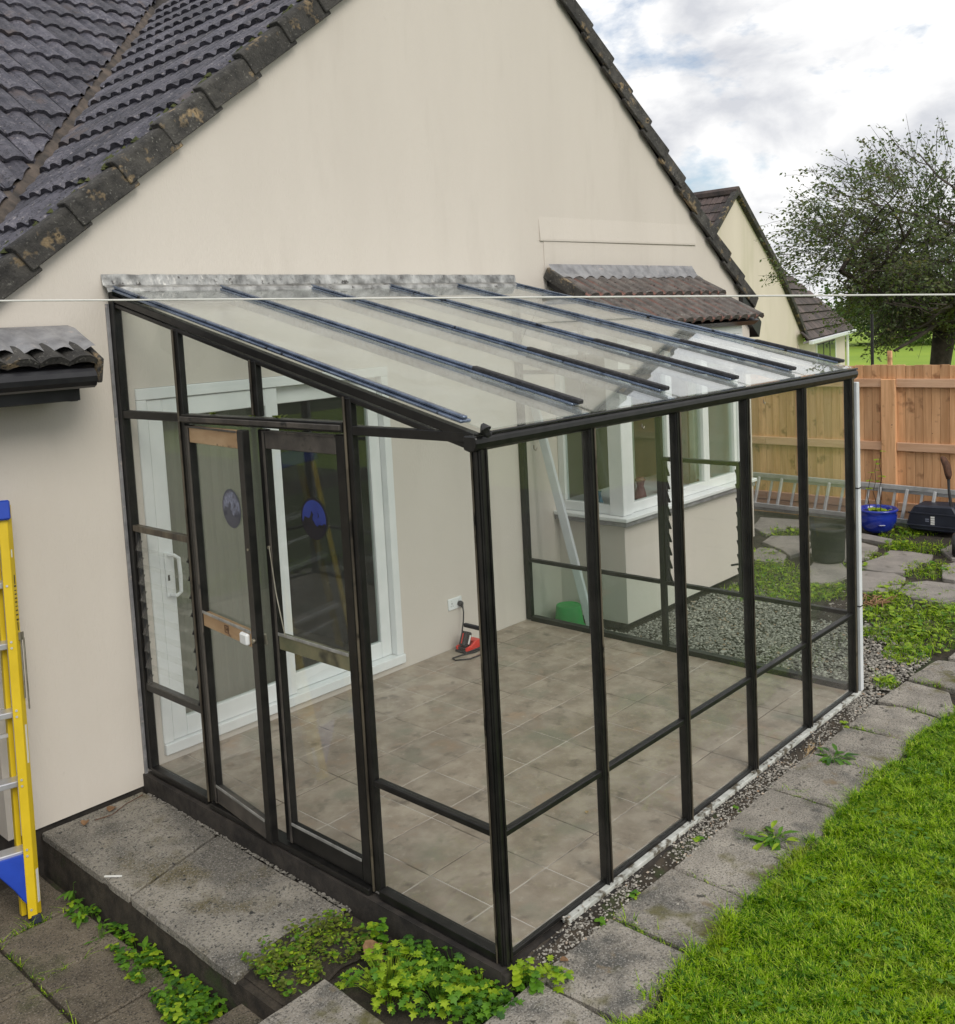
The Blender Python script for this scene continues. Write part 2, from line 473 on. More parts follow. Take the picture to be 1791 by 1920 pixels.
WHITEP = M('white_print', (0.75, 0.75, 0.72), None, 5, 0.6)
BLACKP = M('black_plastic', (0.012, 0.012, 0.013), (0.022, 0.022, 0.024), 8, 0.45)
BLACKM = M('black_matt_tub', (0.014, 0.014, 0.014), (0.03, 0.03, 0.03), 5, 0.75)
NAVY = M('navy_black_plastic', (0.012, 0.015, 0.028), (0.022, 0.027, 0.045), 6, 0.5)
REDP = M('red_plastic', (0.60, 0.030, 0.018), (0.68, 0.042, 0.025), 6, 0.35)
GREENP = M('green_plastic', (0.025, 0.36, 0.075), (0.035, 0.42, 0.10), 5, 0.45)
POTB = M('cobalt_glaze', (0.010, 0.024, 0.27), (0.016, 0.04, 0.36), 4, 0.15, coat=0.5)
RUSTY = M('worn_brown_grip', (0.06, 0.028, 0.018), (0.13, 0.06, 0.035), 20, 0.8)
CLINE = M('pale_cord', (0.62, 0.62, 0.58), (0.70, 0.70, 0.66), 30, 0.6)
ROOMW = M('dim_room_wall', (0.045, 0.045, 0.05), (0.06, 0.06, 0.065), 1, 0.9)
ROOMG = M('yellow_green_room_wall', (0.42, 0.44, 0.25), (0.48, 0.50, 0.29), 1, 0.9)
CARPET = M('brown_carpet', (0.05, 0.042, 0.036), (0.07, 0.058, 0.05), 30, 1.0)
BLIND = M('taupe_blind', (0.20, 0.185, 0.155), (0.235, 0.215, 0.18), 2, 0.9, stretch=(30, 1, 1))
CURT = M('sage_curtain', (0.20, 0.26, 0.22), (0.30, 0.36, 0.31), 4, 0.9)
WOODF = M('carved_wood', (0.36, 0.24, 0.08), (0.48, 0.33, 0.13), 20, 0.6)
MAROON = M('maroon_ceramic', (0.10, 0.03, 0.04), (0.14, 0.05, 0.06), 8, 0.35)
TEALC = M('teal_ceramic', (0.05, 0.22, 0.34), (0.08, 0.30, 0.42), 8, 0.35)
BEAD = M('grey_bead', (0.24, 0.24, 0.23), (0.42, 0.42, 0.40), 14, 0.4, metal=0.3)
DECB = M('decal_blue', (0.012, 0.025, 0.17), (0.022, 0.045, 0.24), 6, 0.5)
DECP = M('decal_faded', (0.10, 0.105, 0.14), (0.26, 0.28, 0.37), 45, 0.6)
DECK = M('decal_black', (0.006, 0.006, 0.012), None, 6, 0.5)
DECG = M('decal_grey', (0.07, 0.075, 0.10), None, 6, 0.5)
STUB = M('dark_fascia', (0.006, 0.006, 0.008), (0.014, 0.014, 0.016), 10, 0.35)


def stone_mat():
    m, t, o = base_mat('gravel_stone')
    b = N(t, 'ShaderNodeBsdfPrincipled', Roughness=0.9)
    a = N(t, 'ShaderNodeAttribute', attribute_name='tone')
    c = ramp(t, a.outputs['Fac'], [(0.0, (0.12, 0.115, 0.10)), (0.35, (0.23, 0.215, 0.19)), (0.7, (0.33, 0.31, 0.275)), (0.93, (0.43, 0.405, 0.36)), (1.0, (0.33, 0.22, 0.14))])
    t.links.new(c, b.inputs['Base Color'])
    t.links.new(b.outputs[0], o.inputs['Surface'])
    return m


STONE = stone_mat()

# ------------------------------------------------------------------ ground
FX = 9.10          # fence line
g = MB()
n_ = 24
for i in range(n_ + 1):
    for j in range(n_ + 1):
        sx = (i / n_ * 2 - 1); sy = (j / n_ * 2 - 1)
        g.v.append((600 * sx * abs(sx), 600 * sy * abs(sy), -0.62))
for i in range(n_):
    for j in range(n_):
        a = i * (n_ + 1) + j
        g.f.append((a, a + n_ + 1, a + n_ + 2, a + 1)); g.m.append(0)
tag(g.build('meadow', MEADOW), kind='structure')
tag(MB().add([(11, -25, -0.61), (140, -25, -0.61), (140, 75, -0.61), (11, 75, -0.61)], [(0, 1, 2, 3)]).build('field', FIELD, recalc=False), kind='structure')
soil = MB()
soil.box(-0.655, 10.5, -9, 12, -1.0, -0.150)
tag(soil.build('garden_soil', SOIL), kind='structure')
tag(MB().box(-8, -0.66, -2.17, 3, -1.0, -0.365).build('terrace_soil', SOIL), kind='structure')
tag(MB().box(-8, -0.66, -12, -2.172, -1.0, -0.19).build('bank_soil', SOIL), kind='structure')
lw = MB()
LX0, LX1, NLX, NLY = -4.0, 9.05, 60, 40
for i in range(NLX + 1):
    for j in range(NLY + 1):
        x = LX0 + (LX1 - LX0) * i / NLX
        ye = -3.30 - 0.02 * math.sin(x * 5) - (max(0, x - 3.3) * 0.25 if x < 6 else 0.675)
        y = ye + (-7.5 - ye) * (j / NLY) ** 1.5
        lw.v.append((x, y, -0.112 + 0.012 * noise.noise((x * 2, y * 2, 0)) - (0.04 if j == 0 else 0)))
for i in range(NLX):
    for j in range(NLY):
        a = i * (NLY + 1) + j
        lw.f.append((a, a + 1, a + NLY + 2, a + NLY + 1)); lw.m.append(0)
lawn = tag(lw.build('lawn', LAWNB), kind='structure')

# ------------------------------------------------------------------ main house
L, D, H1, H2 = 3.471, 2.784, 2.777, 2.10
house = thing('house', 'cream rendered gabled house with dark tiled roof behind the glass lean-to', 'house', (3.3, 3, -0.1))


def zL(x): return 3.246 + 0.82 * x
def zR(x): return 8.714 - 0.826 * x
def ztop(x): return min(zL(x), zR(x))


w = MB()
TH = 0.26


def wpan(xa, xb, za, zb=None):
    """wall slab from za up to zb (or the verge)"""
    if zb is None:
        po = [(xa, 0, za), (xb, 0, za), (xb, 0, ztop(xb) + 0.05), (xa, 0, ztop(xa) + 0.05)]
    else:
        po = [(xa, 0, za), (xb, 0, za), (xb, 0, zb), (xa, 0, zb)]
    w.prism(po, (0, TH, 0))


wpan(-0.83, 0.09, -0.095)
wpan(0.09, 2.04, -0.095, 0.04)
wpan(0.09, 2.04, 2.235)
wpan(2.04, 3.322, -0.095)
wpan(3.322, 4.02, -0.095)
wpan(4.02, 6.08, 2.36)
wpan(4.02, 6.08, -0.095, 0.80)
wpan(6.08, 7.53, -0.095)
w.prism([(-3.6, 0, 2.12), (-0.83, 0, 2.12), (-0.83, 0, zL(-0.83) + 0.05), (-1.0, 0, zL(-1.0) + 0.05), (-3.6, 0, zL(-1.0) + 0.05)], (0, TH, 0))
w.prism([(-3.6, 0, -0.36), (-1.85, 0, -0.36), (-1.85, 0, 2.12), (-3.6, 0, 2.12)], (0, TH, 0))
gw = w.build('gable_wall', WALL, house)
w = MB()
w.box(7.27, 7.53, TH, 9, -0.1, 2.45)
w.box(-0.83, -0.60, TH, 1.3, -0.36, 2.5)
w.box(-3.6, -0.60, 1.3, 1.5, -0.36, 2.5)
w.box(-3.6, 7.53, 8.8, 9, -0.1, 2.45)
w.build('side_wall', WALL, house)
pl_ = MB()
pl_.box(-0.80, 7.50, 0.02, 0.25, -0.6, -0.0965)
pl_.build('plinth', PLINTH, house)
# drip band above the bay
dp = MB()
dp.prism([(3.85, 0.01, 3.185), (3.85, -0.014, 3.178), (3.85, -0.015, 3.195), (3.85, 0.003, 3.42)], (2.55, 0, 0.02))
dp.build('render_drip', WALL, house)
dp = MB()
dp.box(3.90, 6.22, -0.006, 0.01, 2.9, 3.178)
dp.build('render_panel', WALL, house)

# roof
roof = MB()
RT = 0.20
roof.prism([(-1.1, 0.3, zL(-1.1) + RT - 0.06), (3.9, 0.3, zL(3.9) + RT - 0.06), (3.9, 0.3, zL(3.9) + RT - 0.10), (-1.1, 0.3, zL(-1.1) + RT - 0.10)], (0, 9, 0))
roof.prism([(7.75, 0.0, zR(7.75) + RT - 0.06), (3.322, 0.0, zR(3.322) + RT - 0.06), (3.322, 0.0, zR(3.322) + RT - 0.10), (7.75, 0, zR(7.75) + RT - 0.10)], (0, 9, 0))
roof_o = roof.build('roof', PLINTH, house)


def tile_mesh(name, mat, wdt, ln, nroll, h=0.020, th=0.022, lift=0.030, flat=0.62, seg=6):
    b = MB()
    us = [i / (nroll * seg) for i in range(nroll * seg + 1)]

    def hh(u):
        t = (u * nroll) % 1.0
        d = abs(t - 0.5) * 2          # 0 mid roll, 1 groove
        if d < flat: return h
        k = (d - flat) / (1 - flat)
        return h * (0.5 + 0.5 * math.cos(math.pi * k))
    n = len(us)
    for (yy, dz) in ((0, lift), (ln, 0)):
        for u in us: b.v.append((u * wdt, yy, hh(u) + dz))
    for u in us: b.v.append((u * wdt, 0.004, hh(u) + lift - th - 0.012 * (hh(u) / h)))
    for i in range(n - 1):
        b.f.append((i, i + 1, n + i + 1, n + i)); b.m.append(0)
        b.f.append((2 * n + i, 2 * n + i + 1, i + 1, i)); b.m.append(0)
    # sides
    for i in (0, n - 1):
        k = len(b.v)
        b.v.append((us[i] * wdt, ln, -0.02))
        b.f.append((i, n + i, k, 2 * n + i) if i == 0 else (i, 2 * n + i, k, n + i)); b.m.append(0)
    return b.mesh(name, mat, recalc=False)


def frame(o, a, u, n):
    return Matrix((
        (a[0], u[0], n[0], o[0]), (a[1], u[1], n[1], o[1]), (a[2], u[2], n[2], o[2]), (0, 0, 0, 1)))


TW, TG = 0.33, 0.385
tm = tile_mesh('tile', TILE, TW - 0.006, TG + 0.06, 2, h=0.030, flat=0.30, lift=0.036, th=0.026, seg=8)
tmw = tile_mesh('tile', TILE, TW - 0.006, TG * 1.12 + 0.06, 2, h=0.030, flat=0.30, lift=0.036, th=0.026, seg=8)
# valley in plan
V0 = Vector((-0.145, 0.948)); VD = Vector((0.85, 1.0)).normalized(); VN = Vector((VD.y, -VD.x))   # VN points to the main side
th = math.atan(0.82)
uM = Vector((math.cos(th), 0, math.sin(th))); nM = Vector((-math.sin(th), 0, math.cos(th))); aM = Vector((0, -1, 0))
ph = math.atan(0.70)
uW = Vector((0, math.cos(ph), math.sin(ph))); nW = Vector((0, -math.sin(ph), math.cos(ph))); aW = Vector((1, 0, 0))


def put_tile(o, a, u, n, mesh, par, wdt, ln, side, jit=True):
    o = Vector(o)
    cor = [o, o + a * wdt, o + u * ln, o + a * wdt + u * ln]
    if not any(vis(c, 260) for c in cor): return 0
    ds = [side * (Vector((c.x, c.y)) - V0).dot(VN) for c in cor] if side else [1] * 4
    gap = 0.055
    if max(ds) < gap: return 0
    nn = n
    Mx = frame(o + n * (rnd.uniform(-0.002, 0.004)), a, u, nn)
    if jit:
        Mx = Mx @ Matrix.Rotation(rnd.uniform(-0.012, 0.012), 4, 'Z') @ Matrix.Rotation(rnd.uniform(-0.006, 0.006), 4, 'Y')
    if min(ds) > gap:
        obj('tile', mesh, par, Mx)
    else:
        bm = bmesh.new(); bm.from_mesh(mesh); bm.transform(Mx)
        nv = Vector((VN.x, VN.y, 0)) * side
        pc = Vector((V0.x, V0.y, 0)) + nv * gap
        bmesh.ops.bisect_plane(bm, geom=bm.verts[:] + bm.edges[:] + bm.faces[:], plane_co=pc, plane_no=nv, clear_inner=True)
        if len(bm.faces):
            me = bpy.data.meshes.new('tile'); bm.to_mesh(me); setm(me, TILE)
            obj('tile', me, par)
        bm.free()
    return 1


cnt = 0
s0 = -0.62 / math.cos(th)
for c in range(0, 14):
    s_ = s0 + c * TG
    x = s_ * math.cos(th); z = zL(x) + RT - 0.035
    if x > 3.65: break
    for k in range(0, 20):
        y = 0.03 + (k + 1) * TW
        cnt += put_tile((x, y, z), aM, uM, nM, tm, roof_o, TW, TG, 1)
# wing roof: its plane through the valley
wing = MB()
zv0 = zL(V0.x) + RT


def zW(y): return zv0 + 0.70 * (y - V0.y)


wing.prism([(-6, 0.1, zW(0.1) - 0.06), (-6, 6.6, zW(6.6) - 0.06), (-6, 6.6, zW(6.6) - 0.12), (-6, 0.1, zW(0.1) - 0.12)], (10.5, 0, 0))
wv = wing.mesh('wing_roof', PLINTH)
bm = bmesh.new(); bm.from_mesh(wv)
nv = Vector((VN.x, VN.y, 0)) * -1
bmesh.ops.bisect_plane(bm, geom=bm.verts[:] + bm.edges[:] + bm.faces[:], plane_co=Vector((V0.x, V0.y, 0)) - nv * 0.2, plane_no=nv, clear_inner=True)
bm.to_mesh(wv); bm.free()
wing_o = obj('wing_roof', wv, house)
WG = TG * 1.12
for c in range(-2, 15):
    y = V0.y + c * WG * math.cos(ph) - 0.06
    for k in range(-9, 12):
        x = -0.03 + k * TW
        cnt += put_tile((x, y, zW(y) - 0.035), aW, uW, nW, tmw, wing_o, TW, WG, -1)
print('roof tiles', cnt)
# valley trough
vt = MB()
va = Vector((V0.x, V0.y, 0)) - Vector((VD.x, VD.y, 0)) * 0.9
vb = Vector((V0.x, V0.y, 0)) + Vector((VD.x, VD.y, 0)) * 5.6
pr = []
NV = 26
for i in range(NV + 1):
    p = va.lerp(vb, i / NV)
    for off in (-0.20, -0.06, 0.0, 0.06, 0.20):
        q = p + Vector((VN.x, VN.y, 0)) * off
        zz = (zL(q.x) + RT) if off > 0 else zW(q.y)
        if off == 0: zz = max(zL(q.x) + RT, zW(q.y)) - 0.03
        vt.v.append((q.x, q.y, zz - 0.012 + (0.01 * noise.noise(q * 6) if abs(off) < 0.1 else -0.03)))
for i in range(NV):
    for k in range(4):
        a = i * 5 + k
        vt.f.append((a, a + 1, a + 6, a + 5)); vt.m.append(0)
vt.build('valley_trough', MORTAR, house)

# verge tiles
def verge_mesh(name, mat):
    b = MB()
    ln = TG + 0.055
    # L profile: drop face at y=0 (outer), top cap going inwards (+y)
    for (s_, o_, dz) in ((0.0, 0.0, 0.032), (ln, 0.016, 0.0)):
        pts = [(-0.000 + o_, -0.160), (o_, -0.025), (o_ + 0.016, -0.004), (0.105, 0.0), (0.105, -0.03), (o_ + 0.045, -0.04), (o_ + 0.035, -0.160)]
        for (yy, zz) in pts: b.v.append((s_, yy, zz + dz))
    n = 7
    for k in range(n):
        k2 = (k + 1) % n
        b.f.append((k, k2, n + k2, n + k)); b.m.append(0)
    b.f.append(tuple(range(n - 1, -1, -1))); b.m.append(0)
    b.f.append(tuple(range(n, 2 * n))); b.m.append(0)
    me = b.mesh(name, mat, bevel=0.005)
    return me


vm_ = verge_mesh('verge_tile', VERGE)
YV = -0.075
for i in range(-1, 13):
    x = -0.52 + i * TG * math.cos(th) - 0.02
    if x > 3.2: break
    o = Vector((x, YV, zL(x) + RT)) + nM * 0.0
    Mx = Matrix(((uM.x, 0, nM.x, o.x), (uM.y, 1, nM.y, o.y + rnd.uniform(-.006, .004)), (uM.z, 0, nM.z, o.z), (0, 0, 0, 1)))
    Mx = Mx @ Matrix.Rotation(rnd.uniform(-0.012, 0.012), 4, 'Y')
    obj('verge_tile', vm_, roof_o, Mx)
th2 = math.atan(0.826)
uR = Vector((-math.cos(th2), 0, math.sin(th2))); nR = Vector((math.sin(th2), 0, math.cos(th2)))
for i in range(0, 14):
    x = 7.62 - i * TG * math.cos(th2)
    if x < 3.3: break
    o = Vector((x, YV, zR(x) + RT))
    Mx = Matrix(((uR.x, 0, nR.x, o.x), (uR.y, 1, nR.y, o.y + rnd.uniform(-.006, .004)), (uR.z, 0, nR.z, o.z), (0, 0, 0, 1)))
    Mx = Mx @ Matrix.Rotation(rnd.uniform(-0.012, 0.012), 4, 'Y')
    obj('verge_tile', vm_, roof_o, Mx)
# boxed eave end at right
be = MB()
be.prism([(7.30, -0.055, 2.70), (7.72, -0.055, 2.36), (7.66, -0.055, 2.19), (7.45, -0.055, 2.36), (7.30, -0.055, 2.40)], (0, 0.30, 0))
be.build('eave_box', STUB, house)
mz = MB()
for i in range(150):     # moss crumbs tucked behind the verge tiles
    s_ = rnd.uniform(-0.62, 2.2)
    x = s_; y = rnd.uniform(0.03, 0.16); z = zL(x) + RT + 0.005
    r_ = rnd.uniform(0.012, 0.035)
    mz.add([(x - r_, y, z), (x, y - r_, z), (x + r_, y, z), (x, y + r_, z), (x, y, z + r_)], [(0, 1, 4), (1, 2, 4), (2, 3, 4), (3, 0, 4)])
tag(mz.build('moss', MOSS, house), kind='stuff')

# ---- patio door
pd = obj('patio_door', MB().box(0.09, 2.04, 0.09, 0.10, 0.03, 0.04).mesh('x', PVC), house)


def pvc(name, x0, x1, y0, y1, z0, z1, m=None, par=None):
    return box(name, x0, x1, y0, y1, z0, z1, m or PVC, par or pd, 0.004)


pvc('frame', 0.09, 2.04, -0.012, 0.09, 2.165, 2.233)
pvc('frame', 0.09, 2.04, -0.03, 0.09, 0.04, 0.105)
pvc('frame', 0.09, 0.155, -0.010, 0.09, 0.1055, 2.1645)
pvc('frame', 1.975, 2.04, -0.010, 0.09, 0.1055, 2.1645)


def sash(x0, x1, yo, sw=0.095):
    pvc('sash_stile', x0, x0 + sw, yo, yo + 0.045, 0.107, 2.163)
    pvc('sash_stile', x1 - sw, x1, yo, yo + 0.045, 0.107, 2.163)
    pvc('sash_rail', x0 + sw + .0005, x1 - sw - .0005, yo + .001, yo + 0.044, 0.107, 0.225)
    pvc('sash_rail', x0 + sw + .0005, x1 - sw - .0005, yo + .001, yo + 0.044, 2.05, 2.163)
    box('pane', x0 + sw - .01, x1 - sw + .01, yo + 0.018, yo + 0.026, 0.215, 2.06, GLASSW, pd, 0)


sash(0.158, 1.075, 0.000)
sash(1.005, 1.972, 0.0465)
hd = MB()
hx = 0.205
hd.box(hx - 0.018, hx + 0.022, -0.012, 0.0, 0.98, 1.25)
hd.tube([(hx + 0.005, -0.01, 1.235), (hx + 0.02, -0.055, 1.235), (hx + 0.045, -0.062, 1.215), (hx + 0.048, -0.064, 1.11), (hx + 0.045, -0.062, 1.01), (hx + 0.02, -0.055, 0.992), (hx + 0.005, -0.01, 0.992)], 0.012, 8)
hd.build('handle', PVC, pd, 0.003)
box('keyhole', hx - 0.006, hx + 0.006, -0.0145, -0.0121, 1.08, 1.115, BLACKP, pd, 0)
# room behind
rm = MB()
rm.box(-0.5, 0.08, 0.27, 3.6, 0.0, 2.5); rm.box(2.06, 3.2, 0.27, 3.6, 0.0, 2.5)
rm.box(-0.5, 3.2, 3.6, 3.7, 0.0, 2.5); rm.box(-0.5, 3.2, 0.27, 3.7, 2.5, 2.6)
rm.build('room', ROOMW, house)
MB().box(0.08, 2.06, 0.265, 3.6, -0.05, 0.045).build('room_floor', CARPET, house)
bl = MB()
NB = 40
for i in range(NB + 1):
    x = 0.24 + 0.80 * i / NB
    yy = 0.17 + 0.006 * math.sin(i * 1.57)
    bl.v += [(x, yy, 0.10), (x, yy, 2.10)]
for i in range(NB):
    bl.f.append((2 * i, 2 * i + 2, 2 * i + 3, 2 * i + 1)); bl.m.append(0)
bl.build('blind', BLIND, house, recalc=False)

# ---- bay window
bay = obj('bay_window', MB().box(3.97, 6.05, -0.60, 0.0, -0.125, -0.062).mesh('bay_window', PLINTH), house)
BX0, BX1, BY = 3.95, 6.07, -0.69
bw = MB()
bw.box(BX0, BX0 + 0.1, BY, -0.001, -0.06, 0.775); bw.box(BX1 - 0.1, BX1, BY, -0.001, -0.06, 0.775)
bw.box(BX0 + 0.1, BX1 - 0.1, BY, BY + 0.1, -0.06, 0.775)
bw.build('bay_wall', WALL, bay)
sl = MB()
sl.box(BX0 - 0.06, BX1 + 0.06, BY - 0.06, -0.001, 0.777, 0.815)
sl.build('sill', LEAD2, bay, 0.004)
sl = MB()
sl.box(BX0 - 0.075, BX1 + 0.075, BY - 0.075, -0.001, 0.818, 0.852)
sl.build('sill', PVC, bay, 0.006)
ZB0, ZB1 = 0.854, 2.28


def bpv(name, x0, x1, y0, y1, z0, z1, m=PVC): return box(name, x0, x1, y0, y1, z0, z1, m, bay, 0.004)


# corner posts
bpv('corner_post', BX0, BX0 + 0.14, BY, BY + 0.14, ZB0, ZB1)
bpv('corner_post', BX1 - 0.14, BX1, BY, BY + 0.14, ZB0, ZB1)
# side window (facing -x)
bpv('side_frame', BX0 + 0.02, BX0 + 0.08, BY + 0.141, -0.002, ZB0, ZB0 + 0.08)
bpv('side_frame', BX0 + 0.02, BX0 + 0.08, BY + 0.141, -0.002, ZB1 - 0.08, ZB1)
bpv('side_frame', BX0 + 0.02, BX0 + 0.08, -0.07, -0.002, ZB0 + 0.081, ZB1 - 0.081)
box('pane', BX0 + 0.046, BX0 + 0.054, BY + 0.135, -0.065, ZB0 + 0.07, ZB1 - 0.07, GLASSW, bay, 0)
# right side closes the box
bpv('side_frame', BX1 - 0.08, BX1 - 0.02, BY + 0.141, -0.002, ZB0, ZB1)
# front windows: three lights
xs = [BX0 + 0.141, BX0 + 0.78, BX0 + 1.40, BX1 - 0.141]
for i in range(3):
    xa, xb = xs[i], xs[i + 1]
    bpv('window_rail', xa, xb, BY + 0.02, BY + 0.08, ZB0, ZB0 + 0.085)
    bpv('window_rail', xa, xb, BY + 0.02, BY + 0.08, ZB1 - 0.085, ZB1)
    bpv('window_stile', xa, xa + 0.05, BY + 0.018, BY + 0.082, ZB0 + 0.086, ZB1 - 0.086)
    bpv('window_stile', xb - 0.05, xb - .001, BY + 0.018, BY + 0.082, ZB0 + 0.086, ZB1 - 0.086)
    box('pane', xa + 0.045, xb - 0.045, BY + 0.046, BY + 0.054, ZB0 + 0.075, ZB1 - 0.075, GLASSW, bay, 0)
bpv('fascia', BX0, BX1, BY + 0.005, -0.002, ZB1 + 0.001, 2.40)
# room behind the bay
rb = MB()
rb.box(3.3, 4.0, 0.27, 0.30, 0.0, 2.5); rb.box(3.25, 3.3, 0.27, 3.2, 0.0, 2.5); rb.box(6.9, 6.95, 0.27, 3.2, 0.0, 2.5)
rb.box(3.3, 6.9, 3.2, 3.25, 0.0, 2.5); rb.box(3.3, 6.9, 0.27, 3.2, 2.45, 2.5)
rb.build('bay_room', ROOMG, house)
MB().box(3.3, 6.9, 0.27, 3.2, 0.0, 0.04).build('room_floor', CARPET, house)
MB().box(BX0 + 0.09, BX1 - 0.09, BY + 0.09, 0.27, 0.80, 0.845).build('inner_sill', PVC, bay)


def curtain(x0, x1, y, z0, z1, nf):
    c_ = MB(); k = nf * 8
    for i in range(k + 1):
        x = x0 + (x1 - x0) * i / k
        yy = y + 0.025 * math.sin(i / 8 * 2 * math.pi) + 0.008 * math.sin(i * 1.3)
        c_.v += [(x, yy, z0), (x, yy, z1)]
    for i in range(k):
        c_.f.append((2 * i, 2 * i + 2, 2 * i + 3, 2 * i + 1)); c_.m.append(0)
    return c_.build('curtain', CURT, bay, smooth=True, recalc=False)


curtain(BX0 + 0.30, BX0 + 0.62, BY + 0.30, 0.86, 2.3, 4)
curtain(BX1 - 0.55, BX1 - 0.2, BY + 0.30, 0.86, 2.3, 4)
# bay roof
bth = math.atan2(2.93 - 2.44, 0.80)
uB = Vector((0, math.cos(bth), math.sin(bth))); nB = Vector((0, -math.sin(bth), math.cos(bth))); aB = Vector((1, 0, 0))
br = MB()
br.prism([(3.93, -0.80, 2.40), (3.93, 0, 2.89), (3.93, 0, 2.80), (3.93, -0.74, 2.36)], (2.27, 0, 0))
br_o = br.build('bay_roof', STUB, house)
BW = 2.30 / 7
btm = tile_mesh('tile', BAYTILE, BW - 0.006, 0.50, 2, h=0.034, flat=0.35, lift=0.038, th=0.03, seg=8)
for c in range(2):
    for k in range(7):
        o = Vector((3.915 + k * BW, -0.83, 2.405)) + uB * (c * 0.47)
        Mx = frame(o, aB, uB, nB) @ Matrix.Rotation(rnd.uniform(-.008, .008), 4, 'Z')
        obj('tile', btm, br_o, Mx)
vg = MB()
vg.bar((3.90, -0.83, 2.385), (3.90, -0.39, 2.655), 0.035, 0.10); vg.bar((3.897, -0.40, 2.68), (3.897, -0.02, 2.91), 0.035, 0.10)
vg.build('verge_tile', VERGE, br_o, 0.006)
fl = MB()
NF = 90
for i in range(NF + 1):
    x = 3.89 + 2.34 * i / NF
    wv_ = 0.012 * math.cos((x - 3.915) / BW * 4 * math.pi)
    for (s_, dz) in ((0.96, 0.085), (0.86, 0.045), (0.79 + 0.012 * math.sin(i * 0.9), 0.046)):
        p = Vector((x, -0.83, 2.405)) + uB * s_ + nB * (dz - (wv_ if s_ < 0.9 else 0))
        fl.v.append(p)
for i in range(NF):
    for k in range(2):
        a = i * 3 + k
        fl.f.append((a, a + 1, a + 4, a + 3)); fl.m.append(0)
fl.build('lead_flashing', LEAD2, br_o, smooth=True)

# ---- left porch awning
aw = MB()
aw.prism([(-0.28, -0.33, 2.40), (-0.28, 0, 2.56), (-0.28, 0, 2.46), (-0.28, -0.30, 2.34)], (-2.2, 0, 0))
aw_o = aw.build('porch_roof', STUB, house)
ath = math.atan2(0.19, 0.36)
uA = Vector((0, math.cos(ath), math.sin(ath))); nA = Vector((0, -math.sin(ath), math.cos(ath)))
atm = tile_mesh('tile', VERGE, 0.30, 0.36, 2, h=0.03, flat=0.4, th=0.03)
for k in range(7):
    obj('tile', atm, aw_o, frame(Vector((-0.285 - (k + 1) * 0.305, -0.36, 2.40 + rnd.uniform(-.004, .004))), aB, uA, nA))
ls = MB()
NF = 100
for i in range(NF + 1):
    x = -0.275 - 2.1 * i / NF
    wv_ = 0.016 * math.cos((x + 0.285) / 0.1525 * 2 * math.pi)
    rr = 0.02 * noise.noise((x * 7, 0, 0))
    for (s_, dz) in ((0.405, 0.03), (0.32, 0.055), (0.20, 0.052 + wv_ * 0.6), (0.075 + rr, 0.058 + wv_)):
        ls.v.append(Vector((x, -0.36, 2.40)) + uA * s_ + nA * dz)
for i in range(NF):
    for k in range(3):
        a = i * 4 + k
        ls.f.append((a, a + 1, a + 5, a + 4)); ls.m.append(0)
ls.build('lead_flashing', LEAD2, aw_o, smooth=True)
MB().prism([(-0.262, -0.385, 2.43), (-0.262, -0.10, 2.575), (-0.262, -0.10, 2.49), (-0.262, -0.345, 2.30)], (-0.03, 0, 0)).build('verge_tile', VERGE, aw_o, 0.006)
gt = MB()
gt.tube([(-0.33, -0.38, 2.335), (-2.4, -0.38, 2.335)], 0.052, 12)
gt.build('gutter', STUB, aw_o, smooth=False)
MB().box(-2.4, -0.38, -0.325, -0.30, 2.22, 2.39).build('fascia', STUB, aw_o, 0.003)
MB().box(-0.42, -0.38, -0.298, -0.005, 2.215, 2.33).build('bracket', STUB, aw_o, 0.003)
MB().box(-2.4, -0.425, -0.298, -0.005, 2.235, 2.25).build('soffit', STUB, aw_o)
# socket on the wall inside
sk = obj('wall_socket', MB().box(2.525, 2.675, -0.012, 0.001, 0.30, 0.388).mesh('wall_socket', PVC, 0.003), house)
for i in (0, 1):
    xx = 2.562 + 0.074 * i
    m_ = MB()
    m_.box(xx - 0.003, xx + 0.003, -0.0135, -0.0119, 0.345, 0.356); m_.box(xx - 0.014, xx - 0.007, -0.0135, -0.0119, 0.328, 0.332); m_.box(xx + 0.007, xx + 0.014, -0.0135, -0.0119, 0.328, 0.332)
    m_.build('pin_holes', SEAL, sk)
    box('switch', xx - 0.005, xx + 0.005, -0.016, -0.0121, 0.364, 0.380, PVC, sk, 0.001)
# small vertical cracks / junk: loose cable at the wall
# ------------------------------------------------------------------ conservatory floor
base = MB()
base.box(0.0, L, -D + 0.012, -0.002, -0.40, -0.0090)
fl_o = tag(base.build('conservatory_floor', GROUT), kind='structure')
TS = 0.378
for i in range(-1, 10):
    for j in range(-1, 8):
        x0 = max(0.03, -0.148 + TS * i + 0.004); x1 = min(L - 0.03, -0.148 + TS * (i + 1) - 0.004)
        y1 = min(-0.004, -0.236 + 0.377 - TS * j - 0.004); y0 = max(-D + 0.03, -0.236 + 0.377 - TS * (j + 1) + 0.004)
        if x1 - x0 < 0.03 or y1 - y0 < 0.03: continue
        o = box('floor_tile', x0, x1, y0, y1, -0.0300, -0.0065 + rnd.uniform(-.0006, .0006), FLOORT, fl_o, 0.0015)
# base kerb, dark brickwork on the door side
kb = MB()
kb.box(-0.055, -0.002, -D - 0.028, 0.0, -0.40, -0.0215)
kb.build('plinth_face', PLINTH, fl_o)
kb2 = MB()
kb2.box(-0.05, L + 0.04, -D - 0.046, -D + 0.010, -0.40, -0.036)
kb2.build('plinth_face', PLINTH, fl_o)

# ------------------------------------------------------------------ conservatory
con = thing('conservatory', 'lean-to glass conservatory with black aluminium frame against the cream gable wall', 'conservatory', (L / 2, -D / 2, 0))
PW = 0.052


